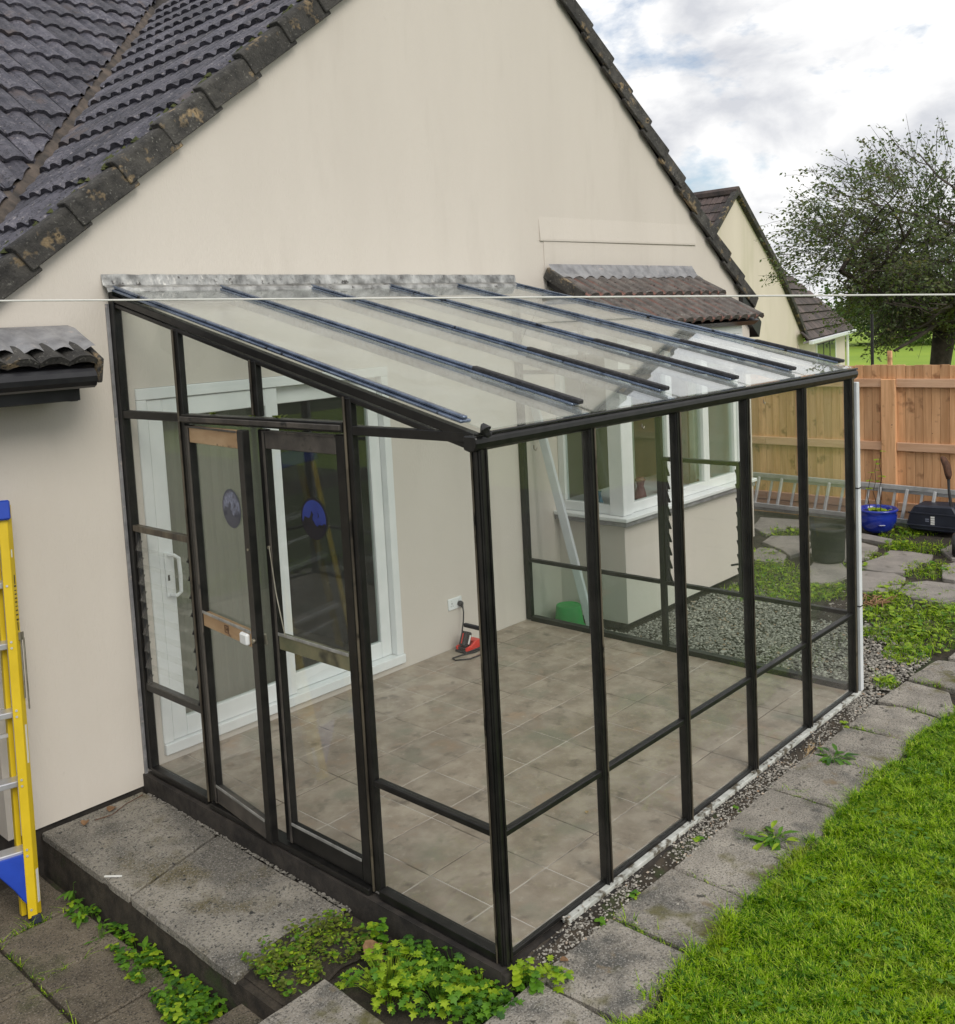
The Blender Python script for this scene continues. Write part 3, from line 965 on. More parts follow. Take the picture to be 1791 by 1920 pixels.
def zr(y):      # underside line of the roof glass
    return H1 + (H2 - H1) * (-y / D)


def post(x, y, z0, z1, wx=PW, wy=PW, m=ALU, name='post'):
    return box(name, x - wx / 2, x + wx / 2, y - wy / 2, y + wy / 2, z0, z1, m, con, 0.004)


def fin(x, y, z0, z1, dx, dy, m=ALUW):
    """slim outer cover strip of a post"""
    return box('cover_strip', x - dx / 2, x + dx / 2, y - dy / 2, y + dy / 2, z0, z1, m, con, 0.003)


ys = [-0.68, -1.36, -2.04]
# corner posts
post(0, -D, -0.02, H2 - 0.02, 0.046, 0.046, name='corner_post')
fin(0.014, -D - 0.0265, -0.02, H2 - 0.02, 0.010, 0.006, ALU); fin(-0.014, -D - 0.0265, -0.02, H2 - 0.02, 0.010, 0.006, ALU)
fin(-0.0265, -D - 0.010, -0.02, H2 - 0.02, 0.006, 0.012, ALU); fin(-0.0265, -D + 0.017, -0.02, H2 - 0.02, 0.006, 0.008, ALUW)
post(L, -D, -0.02, H2 - 0.02, 0.05, 0.05, name='corner_post')
fin(L - 0.012, -D - 0.029, -0.02, H2 - 0.02, 0.014, 0.007)
# wall posts
post(0, -0.030, 0, H1 - 0.03, 0.05, 0.055, name='wall_post')
post(L, -0.030, 0, H1 - 0.03, 0.05, 0.055, name='wall_post')
box('wall_trim', -0.046, -0.026, -0.014, -0.001, -0.03, H1 - 0.05, LEAD2, con, 0.003)
# side posts
for xx, sgn in ((0, -1), (L, 1)):
    for k, y in enumerate(ys):
        if k == 1 and xx == 0:
            post(xx, y, 2.125, zr(y) - 0.055, 0.036, 0.046)
            fin(xx + sgn * 0.0235, y + 0.016, 2.13, zr(y) - 0.05, 0.010, 0.012)
        else:
            post(xx, y, 0.0, zr(y) - 0.055, 0.036, 0.046)
            fin(xx + sgn * 0.0235, y + 0.016, 0.0, zr(y) - 0.05, 0.010, 0.012)
# front posts
for i in range(1, 5):
    x = L * i / 5
    post(x, -D, -0.02, H2 - 0.03, 0.038, 0.042)
    fin(x + 0.014, -D - 0.0245, -0.02, H2 - 0.03, 0.009, 0.007)
    fin(x - 0.013, -D - 0.0245, -0.02, H2 - 0.03, 0.008, 0.007, ALU)
# sills and rails
box('sill', -0.030, 0.022, -D + 0.024, -2.064, -0.019, 0.022, ALU, con, 0.003)
box('sill', -0.030, 0.022, -0.656, -0.058, -0.019, 0.022, ALU, con, 0.003)
box('threshold', -0.045, 0.03, -2.012, -0.706, -0.017, 0.012, ALU, con, 0.003)
box('sill', 0.03, L - 0.03, -D - 0.009, -D + 0.012, -0.018, 0.004, ALU, con, 0.002)
box('sill', L - 0.03, L + 0.035, -D + 0.04, -0.058, -0.017, 0.03, ALU, con, 0.003)
box('base_strip', 0.36, L + 0.03, -D - 0.040, -D - 0.0095, -0.034, -0.012, SILVER, con, 0.002)


def rail_x(x, ya, yb, z, h=0.035, m=ALU, d=0.04):
    return box('rail', x - d / 2, x + d / 2, min(ya, yb), max(ya, yb), z - h / 2, z + h / 2, m, con, 0.003)


def rail_y(xa, xb, z, h=0.033):
    return box('rail', xa, xb, -D - 0.016, -D + 0.016, z - h / 2, z + h / 2, ALU, con, 0.003)


rail_x(0, -0.058, -0.655, 2.10, 0.045); rail_x(0, -2.066, -D + 0.024, 2.085, 0.04)
box('transom', -0.035, 0.03, -2.015, -0.705, 2.075, 2.12, ALU, con, 0.003)
box('transom_cap', -0.048, -0.0355, -2.015, -0.705, 2.085, 2.11, GREYP, con, 0.003)
rail_x(0, -0.058, -0.655, 1.445, 0.035, ALUW); rail_x(0, -0.058, -0.655, 0.51, 0.045)
rail_x(0, -2.066, -D + 0.024, 0.515, 0.028)
for k in range(4):
    ya = [-0.058, -0.706, -1.386, -2.066][k]; yb = [-0.655, -1.334, -2.014, -D + 0.026][k]
    rail_x(L, ya, yb, 0.51, 0.028)
    rail_x(L, ya, yb, 2.09, 0.035)
rail_x(L, -1.386, -2.014, 1.445, 0.03)
for i in range(5):
    rail_y(L * i / 5 + (0.0235 if i == 0 else 0.0195), L * (i + 1) / 5 - (0.0255 if i == 4 else 0.0195), 0.505, 0.026)


# panes
def pane_x(x, y0, y1, z0, z1, m=GLASSV, zt0=None):
    """glass in a plane x = const; sloping head when z1 is None"""
    b = MB()
    if z1 is None:
        po = [(x - .002, y0, z0), (x - .002, y1, z0), (x - .002, y1, zr(y1) - 0.05), (x - .002, y0, zr(y0) - 0.05)]
    else:
        po = [(x - .002, y0, z0), (x - .002, y1, z0), (x - .002, y1, z1), (x - .002, y0, z1)]
    b.prism(po, (0.004, 0, 0))
    return b.build('pane', m, con)


for i in range(5):
    xa, xb = L * i / 5 + 0.015, L * (i + 1) / 5 - 0.015
    for z0, z1 in ((0.005, 0.495), (0.515, H2 - 0.055)):
        MB().box(xa, xb, -D - 0.002, -D + 0.002, z0, z1).build('pane', GLASSV, con)
for (y0, y1) in ((-0.66, -0.05),):
    pane_x(0, y0, y1, 0.03, 0.49); pane_x(0, y0, y1, 1.455, 2.085); pane_x(0, y0, y1, 2.115, None)
pane_x(0, -1.34, -0.70, 2.12, None); pane_x(0, -2.02, -1.38, 2.12, None)
pane_x(0, -D + 0.018, -2.06, 0.03, 0.50); pane_x(0, -D + 0.018, -2.06, 0.53, 2.07); pane_x(0, -D + 0.12, -2.06, 2.11, None)
for k in range(4):
    yb = [-0.05, -0.70, -1.38, -2.06][k]; ya = [-0.66, -1.34, -2.02, -D + 0.03][k]
    pane_x(L, ya, yb, 0.025, 0.50, GLASSF)
    if k != 2: pane_x(L, ya, yb, 0.52, 2.08, GLASSV)
    else: pane_x(L, ya, yb, 1.455, 2.08, GLASSV)
    pane_x(L, ya if k < 3 else -D + 0.12, yb, 2.105, None, GLASSV)


# louvre windows
def louvre(x, y0, y1, z0, z1, sgn, m):
    lv = obj('louvre_window', MB().box(x - 0.012, x + 0.012, y1 - 0.03, y1 - 0.004, z0, z1).mesh('louvre_window', BLACKP, 0.002), con)
    box('louvre_jamb', x - 0.012, x + 0.012, y0 + 0.004, y0 + 0.03, z0, z1, BLACKP, lv, 0.002)
    n = 9
    st = (z1 - z0) / n
    for i in range(n):
        z = z0 + st * i
        sp = MB()
        sp.prism([(x + sgn * 0.022, y0 + 0.025, z - 0.006), (x + sgn * 0.027, y0 + 0.025, z - 0.004), (x - sgn * 0.014, y0 + 0.025, z + st + 0.004), (x - sgn * 0.019, y0 + 0.025, z + st + 0.002)], (0, y1 - y0 - 0.05, 0))
        sp.build('glass_slat', m, lv)
        for yy in (y0 + 0.022, y1 - 0.036):
            cs = 0.6 if sgn < 0 else 1.0
            ck = MB(); ck.bar((x + sgn * 0.03 * cs, yy + .007, z - 0.012 * cs), (x - sgn * 0.012, yy + .007, z + st * 0.75 * cs), 0.010, 0.016 * cs, (0, 1, 0))
            ck.build('clip', BLACKP, lv)
    hb = MB(); hb.bar((x + sgn * 0.005, y0 + 0.04, z0 + st * 2), (x - sgn * 0.08, y0 + 0.045, z0 + st * 2 + 0.01), 0.012, 0.012)
    hb.build('lever', BLACKP, lv)
    return lv


louvre(0, -0.655, -0.058, 0.535, 1.425, -1, GLASSV)
louvre(L, -2.014, -1.386, 0.528, 1.428, 1, GLASSV)

# roof bars, roof glass, eave beam, wall plate
sl_d = Vector((0, -D, H2 - H1)).normalized()
for i in range(6):
    x = L * i / 5
    p0 = Vector((x, -0.03, H1 - 0.02)); p1 = Vector((x, -D + 0.01, zr(-D + 0.01) - 0.02))
    rf = bar('rafter', p0, p1, 0.038, 0.050 if 0 < i < 5 else 0.036, ROOFBAR if 0 < i < 5 else ALU, con)
    q0 = p0 + Vector((0, 0, 0.050)); q1 = p1 + Vector((0, 0, 0.050)) - sl_d * 0.05
    MB().bar(q0, q1, 0.058, 0.012).build('bar_cap', ROOFBAR, rf, 0.003)
    MB().bar(q0 + Vector((0, 0, .014)), q1 + Vector((0, 0, .014)), 0.024, 0.014).build('bar_cap', ROOFBAR, rf, 0.004)
    if 0 < i:
        e = q1 - sl_d * rnd.uniform(0.55, 0.95)
        tp = MB(); tp.bar(e + Vector((0, 0, .016)), q1 + sl_d * 0.03 + Vector((0, 0, .016)), 0.034, 0.020)
        tp.build('seal_strip', BARTAPE, rf, 0.004)
# inner roof ledge; its blue colour stands for sky reflected on the rafter side
for xx in (0.0, L):
    MB().bar((xx + (0.034 if xx == 0 else -0.034), -0.05, H1 - 0.070), (xx + (0.034 if xx == 0 else -0.034), -D + 0.05, zr(-D + 0.05) - 0.070), 0.03, 0.014).build('ledge', ROOFBAR, con, 0.002)
    MB().bar((xx, -0.05, H1 - 0.062), (xx, -D + 0.04, zr(-D + 0.04) - 0.062), 0.030, 0.022).build('head_rail', ALU, con, 0.003)
up_ = sl_d.cross(Vector((1, 0, 0))) * -1
if up_.z < 0: up_ = -up_
for i in range(5):
    xa, xb = L * i / 5 + 0.012, L * (i + 1) / 5 - 0.012
    a = Vector((0, -0.05, H1 - 0.02)) + up_ * 0.036; b_ = Vector((0, -D - 0.02, zr(-D - 0.02) - 0.02)) + up_ * 0.036
    MB().prism([(xa, a.y, a.z), (xb, a.y, a.z), (xb, b_.y, b_.z), (xa, b_.y, b_.z)], up_ * 0.005).build('roof_pane', GLASSR, con)
# eave beam: half-round gutter profile
eb = MB()
prof = [(-0.030, 0.026), (0.028, 0.026), (0.030, -0.028), (0.0, -0.036), (-0.022, -0.034), (-0.036, -0.022), (-0.043, -0.002), (-0.040, 0.018)]
vs = []
for x in (-0.055, L + 0.055):
    for (dy, dz) in prof: vs.append((x, -D + dy, H2 - 0.018 + dz - 0.012))
n = len(prof)
eb.add(vs, [tuple(range(n)), tuple(range(2 * n - 1, n - 1, -1))] + [(k, n + k, n + (k + 1) % n, (k + 1) % n) for k in range(n)])
eb_o = eb.build('eave_beam', ALU, con, 0.005)
MB().bar((-0.05, -D - 0.034, H2 + 0.002), (L + 0.05, -D - 0.034, H2 + 0.002), 0.018, 0.010).build('beam_lip', ALU, eb_o, 0.003)
MB().tube([(0.0, -D - 0.05, H2 + 0.0), (-0.02, -D - 0.06, H2 + 0.018), (0.0, -D - 0.03, H2 + 0.03)], [0.018, 0.024, 0.012], 7).build('end_cap', BARTAPE, eb_o)
for x in (0.32, 1.1, 2.3):
    MB().tube([(x, -D - 0.005, H2 - 0.084), (x, -D - 0.005, H2 - 0.10), (x + 0.012, -D - 0.005, H2 - 0.108), (x + 0.02, -D - 0.005, H2 - 0.098)], 0.0025, 5).build('hook', STEEL, eb_o)
box('wall_plate', -0.02, L + 0.02, -0.045, -0.001, H1 - 0.055, H1 + 0.035, ALU, con, 0.004)
# lead flashing over the wall plate
lf = MB()
NF = 220
for i in range(NF + 1):
    x = -0.055 + (L + 0.085) * i / NF
    c_ = 0.010 * noise.noise((x * 9, 1, 0)) + 0.006 * noise.noise((x * 26, 4, 0))
    for k, (yy, zz) in enumerate(((-0.004, H1 + 0.115), (-0.010, H1 + 0.085), (-0.016, H1 + 0.055), (-0.060, H1 + 0.038), (-0.072, H1 + 0.012))):
        e_ = noise.noise((x * 13, k * 3.1, 7)) * 0.010 + noise.noise((x * 31, k * 5.3, 2)) * 0.006
        lf.v.append((x, min(-0.002, yy - (abs(e_) if k in (1, 2) else 0.3 * abs(e_))), zz + (e_ * 0.5 if k else c_ * 0.4)))
for i in range(NF):
    for k in range(4):
        a = i * 5 + k
        lf.f.append((a, a + 1, a + 6, a + 5)); lf.m.append(0)
lf.build('lead_flashing', LEAD, con, smooth=False)
# downpipe strip on the far corner
dpx = L + 0.062
dpo = box('downpipe', dpx - 0.020, dpx + 0.020, -D - 0.036, -D + 0.004, -0.02, H2 - 0.085, PVCD, con, 0.004)
for z in (1.33, 0.55):
    box('pipe_clip', dpx - 0.022, dpx + 0.022, -D - 0.038, -D + 0.006, z - 0.004, z + 0.004, BLACKP, dpo, 0.001)


# ---- doors
def disc(b, c, ru, rv, u, v, mi, n=40):
    c = Vector(c)
    vs = [c + u * (ru * math.cos(2 * math.pi * k / n)) + v * (rv * math.sin(2 * math.pi * k / n)) for k in range(n)]
    nrm = u.cross(v).normalized()
    b.prism(vs, nrm * 0.0004, mi)


def door(hinge, ang, sgn, parts, wd, sticker_y, m_top, m_mid, m_bot, smats, outside=True):
    """leaf in local coords: Y runs from the hinge (0) to the free edge (-wd); X outwards is negative"""
    Mx = Matrix.Translation(hinge) @ Matrix.Rotation(ang, 4, 'Z')
    d = MB().box(-0.02, 0.02, -0.055, 0.0, 0.02, 2.065)
    do = obj('door', d.mesh('door', ALU, 0.004), con, Mx)

    def sub(name, b, m, bev=0.003, mats=None):
        return obj(name, b.mesh(name, m, bev), do, Mx)
    sub('stile', MB().box(-0.02, 0.02, -wd, -wd + 0.06, 0.02, 2.065), ALU, 0.004)
    sub('rail', MB().box(-0.019, 0.019, -wd + .0605, -.0555, 1.975, 2.06), m_top)
    sub('rail', MB().box(-0.019, 0.019, -wd + .0605, -.0555, 1.0, 1.072), m_mid)
    sub('rail', MB().box(-0.019, 0.019, -wd + .0605, -.0555, 0.024, 0.118), m_bot)
    sub('glazing_bead', MB().box(-0.024, -0.0195, -wd + .0605, -.0555, 1.069, 1.084), BEAD, 0.001)
    sub('glazing_bead', MB().box(-0.024, -0.0195, -wd + .0605, -.0555, 0.113, 0.128), BEAD, 0.001)
    sub('glazing_bead', MB().box(-0.024, -0.0195, -wd + .0605, -.0555, 2.052, 2.062), GREYP, 0.001)
    sub('edge_trim', MB().box(-0.0245, -0.0205, -0.054, -0.038, 0.022, 2.06), GREYP, 0.001)
    sub('pane', MB().box(-0.002, 0.002, -wd + 0.05, -0.045, 0.11, 1.01), GLASSV, 0)
    sub('pane', MB().box(-0.002, 0.002, -wd + 0.05, -0.045, 1.06, 1.98), GLASSV, 0)
    b = MB()
    U = Vector((0, -1, 0)); V = Vector((0, 0, 1)); X_ = -0.0032
    cz = 1.668; cy = sticker_y
    disc(b, (X_, cy, cz), 0.097, 0.097, U, V, 1)
    disc(b, (X_ - 0.0006, cy, cz), 0.086, 0.086, U, V, 0)
    def poly(pts, mi=1, off=0.0012):
        pp = [Vector((X_ - off, cy - p[0] * 0.086, cz + p[1] * 0.086)) for p in pts]
        b.prism(pp, (-0.0004, 0, 0), mi)
    gr = [(math.cos(t), math.sin(t)) for t in [math.pi * (1.08 + 0.84 * k / 14) for k in range(15)]]
    poly(gr + [(0.85, -0.18), (0.65, -0.30), (0.45, -0.28), (0.25, -0.40), (0.08, -0.30), (-0.05, -0.12), (-0.3, -0.02), (-0.55, 0.02), (-0.8, 0.08)])
    # seated animal shape looking up
    poly([(-0.45, -0.2), (-0.42, 0.0), (-0.30, 0.12), (-0.22, 0.25), (-0.17, 0.42), (-0.10, 0.30), (-0.03, 0.24), (-0.10, 0.10), (-0.12, -0.05), (-0.08, -0.3), (-0.3, -0.3)], 1, 0.0017)
    poly([(0.32, 0.36), (0.40, 0.30), (0.44, 0.20), (0.40, 0.10), (0.30, 0.06), (0.36, 0.14), (0.37, 0.24)], 1, 0.0017)
    for k in range(9):
        x0 = -0.9 + 0.12 * k if k < 3 else 0.30 + 0.09 * (k - 3)
        hgt = rnd.uniform(0.1, 0.32)
        poly([(x0, -0.45), (x0 + 0.03, -0.45), (x0 + 0.05, -0.42 + hgt)], 1, 0.0022)
    so = sub('sticker', b, smats, 0)
    return do, Mx, sub


dl, MxL, subL = door((-0.002, -0.708, 0), -R(6.3), 1, None, 0.645, -0.445, GOLD, GOLD, GREYP, [DECP, DECG])
# sensor box, emblem plate, key on the left leaf
subL('sensor_box', MB().box(-0.045, -0.020, -0.580, -0.505, 1.010, 1.068), PVC, 0.008)
mk = MB(); mk.box(-0.0206, -0.0195, -0.345, -0.341, 1.018, 1.056); mk.box(-0.0206, -0.0195, -0.305, -0.301, 1.018, 1.056); mk.box(-0.0206, -0.0195, -0.345, -0.301, 1.018, 1.021); mk.box(-0.0206, -0.0195, -0.345, -0.301, 1.053, 1.056); mk.box(-0.0206, -0.0195, -0.333, -0.315, 1.035, 1.038); mk.box(-0.0206, -0.0195, -0.335, -0.331, 1.026, 1.048); mk.box(-0.0206, -0.0195, -0.318, -0.314, 1.026, 1.048)
subL('emblem_plate', mk, RUSTY, 0)
subL('lock_barrel', MB().tube([(-0.03, -0.615, 1.04), (-0.018, -0.615, 1.04)], 0.012, 10), STEEL, 0)
subL('handle', MB().tube([(0.02, -0.62, 1.06), (0.035, -0.62, 1.06), (0.04, -0.62, 1.01)], 0.008, 8), STEEL, 0)
subL('screw', MB().tube([(-0.024, -0.62, 1.49), (-0.0195, -0.62, 1.49)], 0.006, 8), STEEL, 0)
# right leaf hinges at y=-2.012: mirror by building from its hinge towards +y: use rotation by pi about z would flip the outside, so build with hinge at the free edge
dr, MxR, subR = door((-0.002, -1.368, 0), 0.0, 1, None, 0.642, -0.375, GREYP, OLIVE, ALU, [DECB, DECK])
subR('closer_wire', MB().tube([(-0.03, -0.045, 1.50), (-0.03, -0.075, 1.28), (-0.03, -0.125, 1.08)], 0.003, 5), STEEL, 0)
subR('knob', MB().tube([(-0.034, -0.04, 1.50), (-0.02, -0.04, 1.50)], 0.008, 8), STEEL, 0)
box('key_lever', -0.012, 0.002, -D + 0.038, -D + 0.12, 1.33, 1.345, BLACKP, con, 0.002)

# ------------------------------------------------------------------ paving
def slab_mesh(name, poly, z0, z1, mat, bev=0.008, seed=0, amp=0.004):
    """irregular slab: outline resampled with chipped edges"""
    r_ = random.Random(seed)
    pts = []
    n = len(poly)
    for i in range(n):
        a = Vector(poly[i]); b = Vector(poly[(i + 1) % n])
        k = max(2, int((b - a).length / 0.055))
        for j in range(k):
            p = a.lerp(b, j / k)
            q1 = noise.noise((p.x * 9, p.y * 9, seed)); q2 = noise.noise((p.x * 9, p.y * 9, seed + 50))
            pts.append((p.x + 1.6 * amp * q1, p.y + 1.6 * amp * q2))
    b = MB()
    b.prism([(p[0], p[1], z0) for p in pts], (0, 0, z1 - z0))
    return b.mesh(name, mat, bev)


path = tag(MB().box(-0.62, 4.75, -3.27, -2.875, -0.30, -0.147).build('path', SOIL), kind='structure')
jx = [-0.42, 0.09, 0.605, 1.09, 1.585, 2.10, 2.62, 3.13]
for i in range(len(jx) - 1):
    xa, xb = jx[i] + 0.008, jx[i + 1] - 0.010
    t0 = rnd.uniform(-0.012, 0.012)
    po = [(xa + t0, -3.285 + rnd.uniform(-.012, .01)), (xb + rnd.uniform(-.012, .012), -3.285 + rnd.uniform(-.012, .01)),
          (xb + rnd.uniform(-.012, .012), -2.865 + rnd.uniform(-.01, .008)), (xa + rnd.uniform(-.012, .012), -2.865 + rnd.uniform(-.01, .008))]
    o = obj('paving_slab', slab_mesh('paving_slab', po, -0.19, -0.100 + rnd.uniform(-.006, .006), CONC, 0.009, i), path)
    o.rotation_euler = (0, 0, 0)
for i, po in enumerate(([(3.15, -3.30), (3.40, -3.35), (3.57, -3.28), (3.62, -3.05), (3.55, -2.86), (3.15, -2.87)],
                        [(3.64, -2.87), (4.09, -2.90), (4.04, -3.20), (3.72, -3.33), (3.60, -3.28), (3.66, -3.05)],
                        [(4.14, -2.89), (4.62, -2.93), (4.66, -3.10), (4.12, -3.23)],
                        [(4.70, -2.98), (5.3, -3.02), (5.35, -3.35), (4.75, -3.30)])):
    obj('paving_slab', slab_mesh('paving_slab', po, -0.19, -0.102 + rnd.uniform(-.006, .006), CONC, 0.009, 40 + i), path)
# slabs beside the door
stp = tag(MB().box(-0.60, -0.06, -1.84, -0.02, -0.40, -0.1635).build('door_step', PLINTH), kind='structure')
for i, (ya, yb) in enumerate(((-0.90, -0.012), (-1.885, -0.915))):
    dy = 0.06 if i == 0 else 0.0
    po = [(-0.665, ya - 0.07), (-0.075, ya + 0.10), (-0.070, yb + (0 if i == 0 else 0.10)), (-0.665, yb - (0 if i == 0 else 0.07))]
    if i == 1: po = [(-0.665, -1.87), (-0.08, -1.875), (-0.075, -0.815), (-0.655, -0.985)]
    if i == 0: po = [(-0.655, -0.965), (-0.075, -0.795), (-0.072, -0.012), (-0.66, -0.012)]
    obj('paving_slab', slab_mesh('paving_slab', po, -0.163, -0.117, CONCS, 0.006, 60 + i), stp)
MB().box(-0.072, -0.056, -1.9, -0.01, -0.30, -0.14).build('joint', SOIL, stp)
# lower terrace
ter = tag(MB().box(-3.2, -0.80, -1.86, -0.02, -0.60, -0.352).build('lower_terrace', SOIL), kind='structure')
k = 0
for xa in (-1.10, -1.62, -2.14, -2.66):
    for ya in (-0.03, -0.49, -0.945, -1.40, -1.86):
        if ya - 0.45 < -1.9: continue
        x1 = xa + 0.505 if xa > -1.2 else xa + 0.51
        po = [(xa + 0.008, ya - 0.448), (min(x1, -0.70) - 0.004, ya - 0.45), (min(x1, -0.70) - 0.006, ya - 0.006), (xa + 0.006, ya - 0.004)]
        obj('paving_slab', slab_mesh('paving_slab', po, -0.42, -0.318 + rnd.uniform(-.008, .006), CONCD, 0.008, 80 + k), ter)
        k += 1
# steps up towards the lawn
st2 = tag(MB().box(-1.9, -0.62, -2.16, -1.90, -0.60, -0.25).build('garden_steps', PLINTH), kind='structure')
obj('step_slab', slab_mesh('step_slab', [(-1.6, -2.20), (-0.56, -2.20), (-0.57, -1.885), (-1.6, -1.905)], -0.30, -0.232, CONCD, 0.010, 120), st2)
obj('step_slab', slab_mesh('step_slab', [(-1.6, -2.62), (-0.45, -2.60), (-0.43, -2.175), (-1.6, -2.19)], -0.20, -0.115, CONC, 0.010, 121), st2)
obj('step_slab', slab_mesh('step_slab', [(-1.6, -3.2), (-0.45, -3.18), (-0.46, -2.63), (-1.6, -2.65)], -0.20, -0.117, CONC, 0.010, 122), st2)
# crazy paving beyond
cp = tag(MB().box(5.2, 9.05, -3.2, 1.2, -0.30, -0.146).build('crazy_paving', SOIL), kind='structure')
flags = [
    [(7.034, -1.433), (7.368, -1.492), (7.672, -1.48), (7.719, -1.665), (7.70, -1.883), (7.402, -1.942), (7.129, -1.87), (6.923, -1.88), (6.861, -1.706), (6.878, -1.507)],
    [(6.731, -1.541), (6.80, -1.835), (6.70, -1.965), (6.385, -2.029), (6.176, -2.006), (6.128, -1.779), (6.30, -1.60)],
    [(6.547, -2.069), (6.68, -2.181), (6.707, -2.421), (6.253, -2.56), (6.084, -2.47), (6.104, -2.257), (6.221, -2.097)],
    [(7.335, -2.115), (7.574, -2.225), (7.4, -2.6), (6.95, -2.60), (6.876, -2.37), (6.888, -2.267)],
    [(7.381, -0.192), (7.678, -0.15), (7.826, -0.406), (7.6, -0.62), (7.203, -0.739), (6.978, -0.688), (7.164, -0.516)],
    [(6.587, -1.08), (6.85, -1.02), (7.0, -1.2), (6.791, -1.36), (6.532, -1.48), (6.224, -1.443), (6.12, -1.289)],
    [(8.576, 0.439), (8.66, -0.022), (8.336, -0.171), (8.082, 0.002), (7.788, -0.019), (8.06, 0.28)],
    [(8.391, -0.268), (8.434, -0.622), (8.138, -0.76), (7.90, -0.65), (7.995, -0.446)],
    [(7.111, -0.283), (7.13, -0.436), (6.953, -0.65), (6.677, -0.749), (6.607, -0.501), (6.8, -0.3)],
    [(7.2, -0.80), (7.7, -0.70), (7.95, -0.9), (7.75, -1.30), (7.3, -1.38), (7.08, -1.10)],
    [(8.0, -1.9), (8.5, -1.95), (8.4, -2.4), (7.9, -2.5), (7.7, -2.1)],
    [(6.80, -2.70), (7.5, -2.72), (7.4, -3.1), (6.7, -3.1)],
    [(8.1, -1.0), (8.35, -0.85), (8.2, -1.3), (8.0, -1.35)],
]
for i, po in enumerate(flags):
    cx_ = sum(p[0] for p in po) / len(po); cy_ = sum(p[1] for p in po) / len(po)
    po = [(cx_ + (p[0] - cx_) * 1.07, cy_ + (p[1] - cy_) * 1.07) for p in po]
    obj('flagstone', slab_mesh('flagstone', po, -0.18, -0.112 + 0.0015 * (i % 5), FLAG, 0.006, 200 + i, 0.005), cp)


# ------------------------------------------------------------------ gravel (uncountable)
def gravel(name, spots, label, tmax=1.0):
    vs = []; fs = []; tone = []
    for (x, y, z, r_) in spots:
        b = len(vs)
        a0 = rnd.uniform(0, 6.28); t = rnd.random() * tmax
        ca, sa = math.cos(a0), math.sin(a0)
        sx, sy, sz = r_ * rnd.uniform(0.8, 1.4), r_ * rnd.uniform(0.6, 1.0), r_ * rnd.uniform(0.5, 0.8)
        for (ux, uy, uz) in ((1, 0, 0), (0, 1, 0), (-1, 0, 0), (0, -1, 0), (0, 0, 1), (0, 0, -1), (0.65, 0.6, 0.5), (-0.6, -0.65, 0.5)):
            jx_, jy_ = ux * sx * rnd.uniform(.8, 1.2), uy * sy * rnd.uniform(.8, 1.2)
            vs.append((x + jx_ * ca - jy_ * sa, y + jx_ * sa + jy_ * ca, z + uz * sz))
            tone.append(t)
        for f in ((6, 4, 0), (6, 1, 4), (6, 0, 1), (1, 2, 4), (7, 4, 2), (7, 3, 4), (7, 2, 3), (3, 0, 4), (1, 0, 5), (2, 1, 5), (3, 2, 5), (0, 3, 5)):
            fs.append(tuple(b + q for q in f))
    me = bpy.data.meshes.new(name)
    me.from_pydata(vs, [], fs)
    at = me.attributes.new('tone', 'FLOAT', 'POINT')
    at.data.foreach_set('value', tone)
    setm(me, STONE)
    o = obj(name, me)
    return tag(o, label, 'gravel', kind='stuff')


sp = []
while len(sp) < 15000:      # gravel bed beyond the far glass wall
    x = rnd.uniform(L + 0.05, 6.6); y = rnd.uniform(-2.86, -0.05)
    if x > BX0 - 0.02 and x < BX1 and y > BY + 0.02: continue
    edge = 5.55 - 0.30 * (y + 0.7) * 0 + 0.35 * noise.noise((y * 1.5, 3, 0)) - 0.30 * (-y - 0.7 if y < -1.6 else 0)
    if x > edge and rnd.random() > 0.06: continue
    if x > 4.7 and y < -2.45 and rnd.random() > 0.3: continue
    sp.append((x, y, -0.148 + rnd.uniform(0, 0.018), rnd.uniform(0.007, 0.016)))
gravel('gravel_bed', sp, 'grey gravel bed beyond the far glass wall')
sp = []
while len(sp) < 2600:       # strip between base and path
    x = rnd.uniform(0.05, 3.50); t = rnd.random(); y = -2.822 - 0.064 * t
    if rnd.random() > 0.50 + 1.1 * noise.noise((x * 2.5, 0, 2)): continue
    sp.append((x, y, -0.026 - 0.085 * t ** 0.8 + rnd.uniform(-.004, .006), rnd.uniform(0.0035, 0.009)))
for i in range(170):
    x = rnd.uniform(0.3, 3.4)
    if noise.noise((x * 3, 5, 1)) > 0.0: sp.append((x, rnd.uniform(-D - 0.038, -D - 0.012), -0.008, rnd.uniform(0.003, 0.007)))
for i in range(220): sp.append((rnd.uniform(-0.1, 0.25), rnd.uniform(-2.95, -2.83), -0.145 + rnd.uniform(0, 0.02), rnd.uniform(0.006, 0.015)))
for i in range(60): sp.append((rnd.uniform(-0.2, 3.4), rnd.uniform(-3.28, -2.88), -0.096, rnd.uniform(0.002, 0.006)))
gravel('gravel_strip', sp, 'strip of fine gravel between the glass front and the slab path')
hp_ = MB()
for i in range(110):
    for j in range(9):
        x = 0.03 + 3.45 * i / 109; t = j / 8; y = -2.818 - 0.068 * t
        am = 1.0 + 0.6 * noise.noise((x * 2.6, 7, 0)) + (0.25 if x < 0.4 else 0)
        hp_.v.append((x, y, -0.030 - 0.085 * t ** 0.8 - 0.012 * (1 - am) + 0.016 * noise.noise((x * 22, y * 30, 0)) + 0.010 * noise.noise((x * 60, y * 60, 3))))
for i in range(109):
    for j in range(8):
        a = i * 9 + j; hp_.f.append((a, a + 1, a + 10, a + 9)); hp_.m.append(0)
tag(hp_.build('strip_soil', SOIL, smooth=True), kind='structure')
sp = [(rnd.uniform(-0.072, -0.058), rnd.uniform(-1.9, -0.05), -0.128 + rnd.uniform(0, .012), rnd.uniform(0.004, 0.010)) for i in range(500)]
